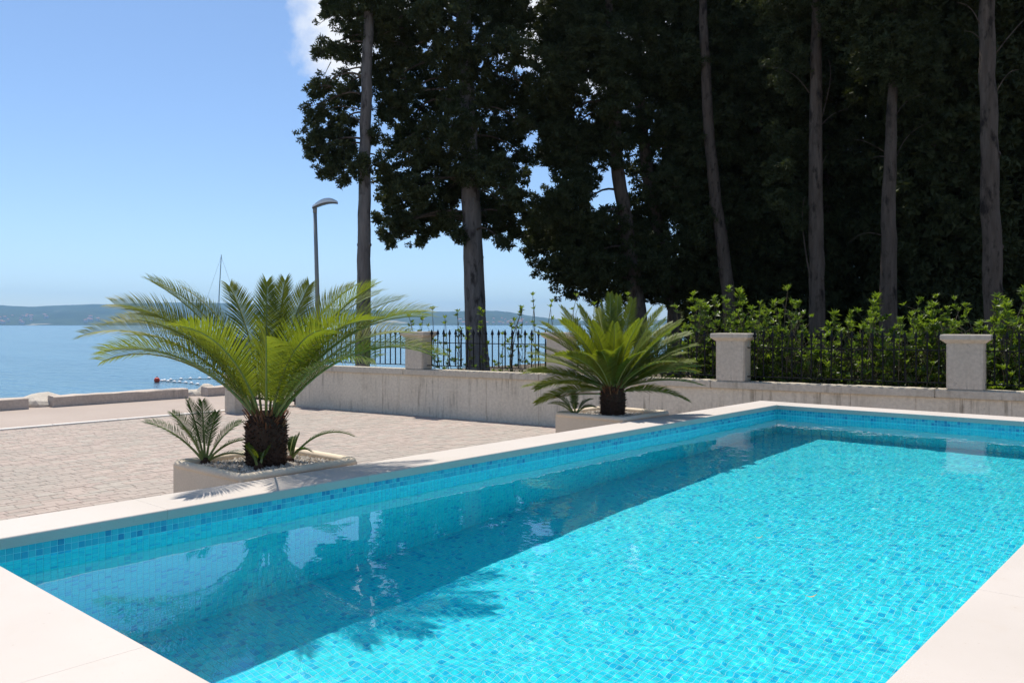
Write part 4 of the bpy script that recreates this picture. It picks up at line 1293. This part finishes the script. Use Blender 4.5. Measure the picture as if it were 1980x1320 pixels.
m4 = scatter_masses([(1215, -120), (1380, -120), (1370, 150), (1350, 400), (1345, 560), (1200, 560), (1205, 420), (1222, 300), (1230, 150)], 84, d4, 1.3, 30, 56, 4)
m4 += [M(1220, 555, 32, d4), M(1280, 560, 32, d4), M(1180, 565, 22, d4), M(1310, 575, 24, d4), M(1280, -170, 100, d4)]
tree('dark cypress with a black trunk base beside the left end of the hedge', [ground_at(1304, d4), tuple(at(1302, 600, d4)), tuple(at(1252, 340, d4)), tuple(at(1232, 160, d4)), tuple(at(1225, -210, d4))], [0.22, 0.20, 0.18, 0.15, 0.04], m4, 190, 0.15, seed=4, twigs=0.2)
m5 = scatter_masses([(1330, -120), (1520, -120), (1500, 150), (1500, 560), (1430, 600), (1330, 590), (1345, 300)], 60, d5 + 1.6, 1.0, 30, 54, 5)
m5 += [M(1420, -170, 100, d5 + 1)]
tree('cypress with a pale trunk leaning left, the leftmost pale trunk over the hedge', [ground_at(1418, d5), tuple(at(1408, 560, d5)), tuple(at(1388, 420, d5)), tuple(at(1372, 280, d5)), tuple(at(1360, 60, d5)), tuple(at(1355, -210, d5))], [0.20, 0.18, 0.165, 0.15, 0.12, 0.03], m5, 180, 0.15, seed=5, twigs=0)

# T6 to T8: pale trunks in front of the grove
d6, d7, d8 = 20.0, 19.0, 16.5
m6 = scatter_masses([(1480, -100), (1560, -100), (1550, 150), (1530, 300), (1545, 420), (1510, 440), (1490, 300), (1500, 150)], 26, d6 + .3, 0.5, 16, 34, 6)
m6 += scatter_masses([(1500, -180), (1660, -180), (1660, 20), (1500, 20)], 14, d6, 1.0, 50, 80, 66)
dead6 = [(tuple(at(1585, 240, d6)), tuple(at(1600, 110, d6)), 0.025), (tuple(at(1565, 180, d6)), tuple(at(1470, 128, d6)), 0.02), (tuple(at(1578, 430, d6)), tuple(at(1598, 300, d6)), 0.03), (tuple(at(1567, 540, d6)), tuple(at(1556, 380, d6)), 0.035), (tuple(at(1590, 240, d6)), tuple(at(1640, 210, d6)), 0.02)]
tree('cypress with a thick pale trunk and a narrow leafy column on its left', [ground_at(1580, d6), tuple(at(1580, 600, d6)), tuple(at(1577, 300, d6)), tuple(at(1578, 90, d6)), tuple(at(1578, -210, d6))], [0.21, 0.185, 0.155, 0.13, 0.04], m6, 190, 0.115, seed=6, twigs=0, dead=dead6)
m7 = scatter_masses([(1640, -160), (1800, -160), (1810, 60), (1760, 130), (1670, 120), (1640, 40)], 26, d7 + .2, 0.9, 40, 66, 7)
dead7 = [(tuple(at(1722, 250, d7)), tuple(at(1790, 180, d7)), 0.02), (tuple(at(1724, 330, d7)), tuple(at(1800, 235, d7)), 0.02), (tuple(at(1720, 300, d7)), tuple(at(1650, 270, d7)), 0.018), (tuple(at(1718, 460, d7)), tuple(at(1640, 470, d7)), 0.02), (tuple(at(1720, 310, d7)), tuple(at(1688, 305, d7)), 0.03)]
tree('cypress with a tapering grey trunk and short dead twigs, above the middle of the hedge', [ground_at(1720, d7), tuple(at(1718, 620, d7)), tuple(at(1718, 400, d7)), tuple(at(1726, 170, d7)), tuple(at(1730, -210, d7))], [0.23, 0.195, 0.155, 0.10, 0.03], m7, 170, 0.125, seed=7, twigs=0, dead=dead7)
m8 = scatter_masses([(1850, -170), (2040, -170), (2040, -70), (1850, -70)], 12, d8, 0.8, 50, 70, 8)
dead8 = [(tuple(at(1924, 105, d8)), tuple(at(1990, 30, d8)), 0.025), (tuple(at(1895, 48, d8)), tuple(at(1850, 5, d8)), 0.02), (tuple(at(1926, 180, d8)), tuple(at(1972, 135, d8)), 0.018), (tuple(at(1895, 75, d8)), tuple(at(1862, 60, d8)), 0.015)]
tree('cypress with a tall bare brown trunk, rightmost of the pale trunks', [ground_at(1926, d8), tuple(at(1922, 620, d8)), tuple(at(1912, 300, d8)), tuple(at(1908, 0, d8)), tuple(at(1905, -180, d8))], [0.20, 0.185, 0.165, 0.14, 0.06], m8, 120, 0.14, seed=8, twigs=0, dead=dead8)

# grove behind: columns of dense cypress sharing a few crown meshes
def column_mesh(seed, H=14.0, r0=1.6):
    n = 2600
    z_ = rf.uniform(0.25, H, n)
    prof_ = r0 * (0.75 + 0.35 * np.sin(np.clip(z_ / H, 0, 1) * math.pi * 0.8)) * np.clip((H - z_) / (H * 0.25), 0.12, 1) ** 0.7
    a = rf.uniform(0, 2 * math.pi, n)
    lump = 1 + 0.22 * np.sin(3 * a + z_ * 1.3 + seed) * np.cos(z_ * 2.1 + seed)
    r = prof_ * lump * np.where(rf.random(n) < 0.8, rf.uniform(0.75, 1.05, n), rf.uniform(0.2, 0.75, n))
    return foliage_mesh('crown', np.stack([r * np.cos(a), r * np.sin(a), z_], -1), rf.uniform(0.16, 0.26, n))
cols_ = [column_mesh(k) for k in range(3)]
tb = MB(); tb.tube([(0, 0, -0.05), (0, 0, 3), (0.05, 0, 8), (0, 0, 13)], [0.22, 0.18, 0.12, 0.03], 10); trunk_me = tb.mesh('trunk', smooth=True)
rg = random.Random(9)
GL = ['dense dark cypress deep in the grove behind the hedge']
spots = [(px, 25.5 + rg.uniform(-0.8, 1.0)) for px in (1470, 1600, 1730, 1850, 1975, 2110, 2260)] + [(px, 29 + rg.uniform(-1, 1)) for px in (1400, 1535, 1790, 1915, 2045, 2190)] + [(px, 22.0) for px in (1800, 1860, 2010, 2140)]
for px, d in spots:
    t = thing('cypress_tree', GL[0], 'tree', ground_at(px, d), rg.uniform(0, 6.28), 'dense cypress grove behind the pale trunks')
    s_ = rg.uniform(0.9, 1.12)
    t.scale = (s_, s_, rg.uniform(0.95, 1.1))
    link('trunk', trunk_me, t, 'cypress_bark')
    link('crown', cols_[rg.randrange(3)], t, 'cypress_foliage')

# ------------------------------------------------------------------ hedge and seedlings behind the fence
def leaf_fan(o, axis, n, L, W, rnd, droop=0.1, spread=0.9):
    """a rosette of n pointed leaves round axis at o; returns vertices (5 a leaf)"""
    axis = Vector(axis).normalized()
    u = axis.cross(Vector((0.3, 0.2, 0.9))).normalized(); w = axis.cross(u)
    V, F = [], []
    for k in range(n):
        a = 2.39996 * k + rnd.uniform(-0.3, 0.3)
        sp = spread * rnd.uniform(0.6, 1.15)
        out = u * math.cos(a) + w * math.sin(a)
        D = (axis * math.cos(sp) + out * math.sin(sp)).normalized()
        S = D.cross(axis).normalized()
        if S.length < 0.1:
            S = u
        N_ = S.cross(D)
        l = L * rnd.uniform(0.7, 1.2); ww = W * rnd.uniform(0.8, 1.2)
        p0 = Vector(o) + D * l * 0.08
        m0 = p0 + D * l * 0.5 + Vector((0, 0, -droop * l * 0.2))
        p2 = p0 + D * l + Vector((0, 0, -droop * l))
        i = len(V)
        V += [tuple(p0), tuple(m0 + S * ww / 2 + N_ * ww * 0.15), tuple(m0 - N_ * 0.0), tuple(m0 - S * ww / 2 + N_ * ww * 0.15), tuple(p2)]
        F += [(i, i + 1, i + 2), (i, i + 2, i + 3), (i + 1, i + 4, i + 2), (i + 2, i + 4, i + 3)]
    return V, F
def add(lst, V, F):
    i = sum(len(v_) for v_, _ in lst)
    lst.append((V, [tuple(q + i for q in f) for f in F]))
def shrub(label, pos, H, rad, nro, seed, group, name='laurel_bush', cat='bush', stems=5, lsize=0.085):
    rnd = random.Random(seed)
    t = thing(name, label, cat, pos, 0, group)
    old, young, sb_ = [], [], MB()
    for s_ in range(stems):
        a = rnd.uniform(0, 6.28); lean = rnd.uniform(0.1, 0.75) * rad
        hh = H * rnd.uniform(0.6, 1.0) if s_ else H
        top = Vector((math.cos(a) * lean, math.sin(a) * lean, hh))
        limb(sb_, (math.cos(a) * 0.04, math.sin(a) * 0.04, -0.02), top, 0.012, 0.004, rnd, 0.0, 6)
        per = nro // stems
        for k in range(per):
            t_ = 0.12 + 0.88 * (k + rnd.random()) / per
            c = top * t_
            wv = rad * 0.62 * (1.05 - 0.55 * t_) if t_ < 0.93 else 0.02
            c = c + Vector((rnd.gauss(0, wv), rnd.gauss(0, wv), rnd.gauss(0, 0.05)))
            if -(pos.x + c.x - WALL_O.x) * sw + (pos.y + c.y - WALL_O.y) * cw < 0.34:
                continue
            if t_ < 0.95:
                limb(sb_, top * max(0.05, t_ - 0.12), c, 0.005, 0.0025, rnd, 0.05, 2)
            ax = Vector((rnd.gauss(0, 0.45) + c.x * 0.6, rnd.gauss(0, 0.45) + c.y * 0.6, 1.0))
            V, F = leaf_fan(c, ax, rnd.randint(9, 13), lsize, lsize * 0.36, rnd)
            add(young if (t_ > 0.80 and rnd.random() < 0.6) or rnd.random() < 0.06 else old, V, F)
        V, F = leaf_fan(top, (0, 0, 1), 11, lsize * 1.1, lsize * 0.36, rnd, 0.05, 0.75)
        add(young, V, F)
    sb_.build('stems', 'shrub_bark', t)
    for nm, lst, mt in (('foliage', old, 'laurel_leaf'), ('young_leaves', young, 'laurel_leaf_young')):
        if lst:
            me = bpy.data.meshes.new(nm)
            me.from_pydata([v_ for V, _ in lst for v_ in V], [], [f for _, F in lst for f in F])
            me.update()
            link(nm, me, t, mt)
    return t
ORD = ['first', 'second', 'third', 'fourth', 'fifth', 'sixth', 'seventh', 'eighth', 'ninth', 'tenth', 'eleventh', 'twelfth', 'thirteenth', 'fourteenth', 'fifteenth', 'sixteenth', 'seventeenth', 'eighteenth', 'nineteenth', 'twentieth']
def behind_wall(px, back):
    """ground point back metres behind the wall's face at photo column px"""
    r = (px - CX) / FPX
    kx, ky = r * CH - SH, r * SH + CH
    d = (WALL_O.y - 0.14 * WALL_O.x + back / cw) / (ky - 0.14 * kx)
    return Vector((kx * d, ky * d, -0.06)), d
HEDGE = [(1330, 585, 0.55), (1352, 572, 0.95), (1385, 560, 0.75), (1412, 566, 1.1), (1440, 590, 0.6), (1490, 590, 0.75), (1548, 560, 0.65), (1600, 612, 0.55), (1640, 625, 0.7), (1690, 578, 0.7), (1745, 612, 0.6), (1800, 596, 0.75), (1850, 606, 0.65), (1880, 590, 1.1), (1935, 618, 0.6), (1975, 565, 0.8), (2040, 600, 0.7), (2120, 590, 0.7)]
for k, (px, py, bk) in enumerate(HEDGE):
    q, d = behind_wall(px, bk)
    H = CAM_Z - (py - HORIZON) / FPX * d + 0.06
    shrub('glossy green laurel bush in the hedge behind the fence, %s from the left' % ORD[k], q, H, 0.40, 190, 100 + k, 'laurel bushes of the hedge behind the fence', stems=6, lsize=(0.07, 0.092, 0.08, 0.1)[k % 4])
LOW = [(1240, .5), (1275, .55), (1312, .5), (1355, .45), (1410, .42), (1465, .42), (1520, .45), (1575, .42), (1625, .45), (1670, .42), (1725, .42), (1775, .45), (1825, .42), (1900, .42), (1950, .42)]
for k, (px, bk) in enumerate(LOW):
    q, d = behind_wall(px, bk)
    shrub('low leafy plant filling the foot of the iron fence, %s from the left' % ORD[k], q, 1.12 + 0.12 * math.sin(k * 2.1), 0.30, 90, 300 + k, 'low plants at the foot of the fence', name='low_laurel', cat='plant', stems=5, lsize=0.075)
BACK = [(1460, 600, 2.2), (1560, 590, 2.6), (1660, 606, 2.2), (1760, 590, 3.0), (1840, 575, 3.2), (1900, 580, 2.6), (1990, 585, 2.4)]
for k, (px, py, bk) in enumerate(BACK):
    q, d = behind_wall(px, bk)
    H = CAM_Z - (py - HORIZON) / FPX * d + 0.06
    shrub('leafy undergrowth bush between the hedge and the trunks, %s from the left' % ORD[k], q, H, 0.5, 130, 500 + k, 'undergrowth between hedge and trees', name='undergrowth_bush', stems=6, lsize=0.08)
SEED = [(788, 612, .5), (822, 618, .5), (842, 600, .55), (858, 616, .5), (886, 604, .6), (908, 640, .5), (938, 600, .9), (965, 648, .5), (985, 622, .5), (1012, 598, .5), (1031, 572, .55), (1072, 586, .6), (1112, 574, .6), (1150, 590, .5), (1215, 572, .5), (1262, 650, .5), (1290, 640, .5)]
for k, (px, py, bk) in enumerate(SEED):
    q, d = behind_wall(px, bk)
    H = CAM_Z - (py - HORIZON) / FPX * d + 0.06
    shrub('thin young laurel shoot behind the fence left of the hedge, %s from the left' % ORD[k], q, H, 0.13, 22, 700 + k, 'young laurel shoots behind the fence', name='laurel_shoot', cat='plant', stems=2, lsize=0.075)

# ------------------------------------------------------------------ two fallen leaves on the water
m, nt, out = new_mat('fallen_leaf')
principled(nt, out, (0.42, 0.30, 0.10), 0.6)
for px, py, L, rz, lab in ((1567, 1153, 0.046, 0.75, 'thin yellow leaf floating on the sunlit pool water, the nearer one'), (1466, 1039, 0.040, 0.6, 'thin yellow leaf floating on the sunlit pool water, the farther one')):
    q = on_z(px, py, WATER_Z + 0.004)
    b = MB(); n = 6
    for k in range(n + 1):
        t_ = k / n - 0.5
        w_ = 0.0045 * math.cos(t_ * 3.0) + 0.0004
        b.v += [(t_ * L, -w_, 0.010 * t_ * t_ * 4), (t_ * L, 0, -0.0015 + 0.010 * t_ * t_ * 4), (t_ * L, w_, 0.010 * t_ * t_ * 4)]
    for k in range(n):
        for c_ in range(2):
            b.f.append((k * 3 + c_, k * 3 + 3 + c_, k * 3 + 4 + c_, k * 3 + 1 + c_)); b.mi.append(0)
    o = b.build('fallen_leaf', 'fallen_leaf', label=lab, category='leaf', group='leaves floating on the pool')
    o.location = q; o.rotation_euler = (0, 0, rz)

# ------------------------------------------------------------------ haze over the bay
m, nt, out = new_mat('haze_air')
pv = N(nt, 'VolumePrincipled')
pv.inputs['Color'].default_value = (0.36, 0.66, 1.0, 1)
pv.inputs['Density'].default_value = 0.00011
pv.inputs['Anisotropy'].default_value = 0.5
nt.links.new(pv.outputs[0], out.inputs['Volume'])
b = MB(); b.box((-9000, -9000, SEA_Z - 3.5), (9000, 9000, 330))
link('haze', b.mesh('haze'), None, 'haze_air', kind='stuff')
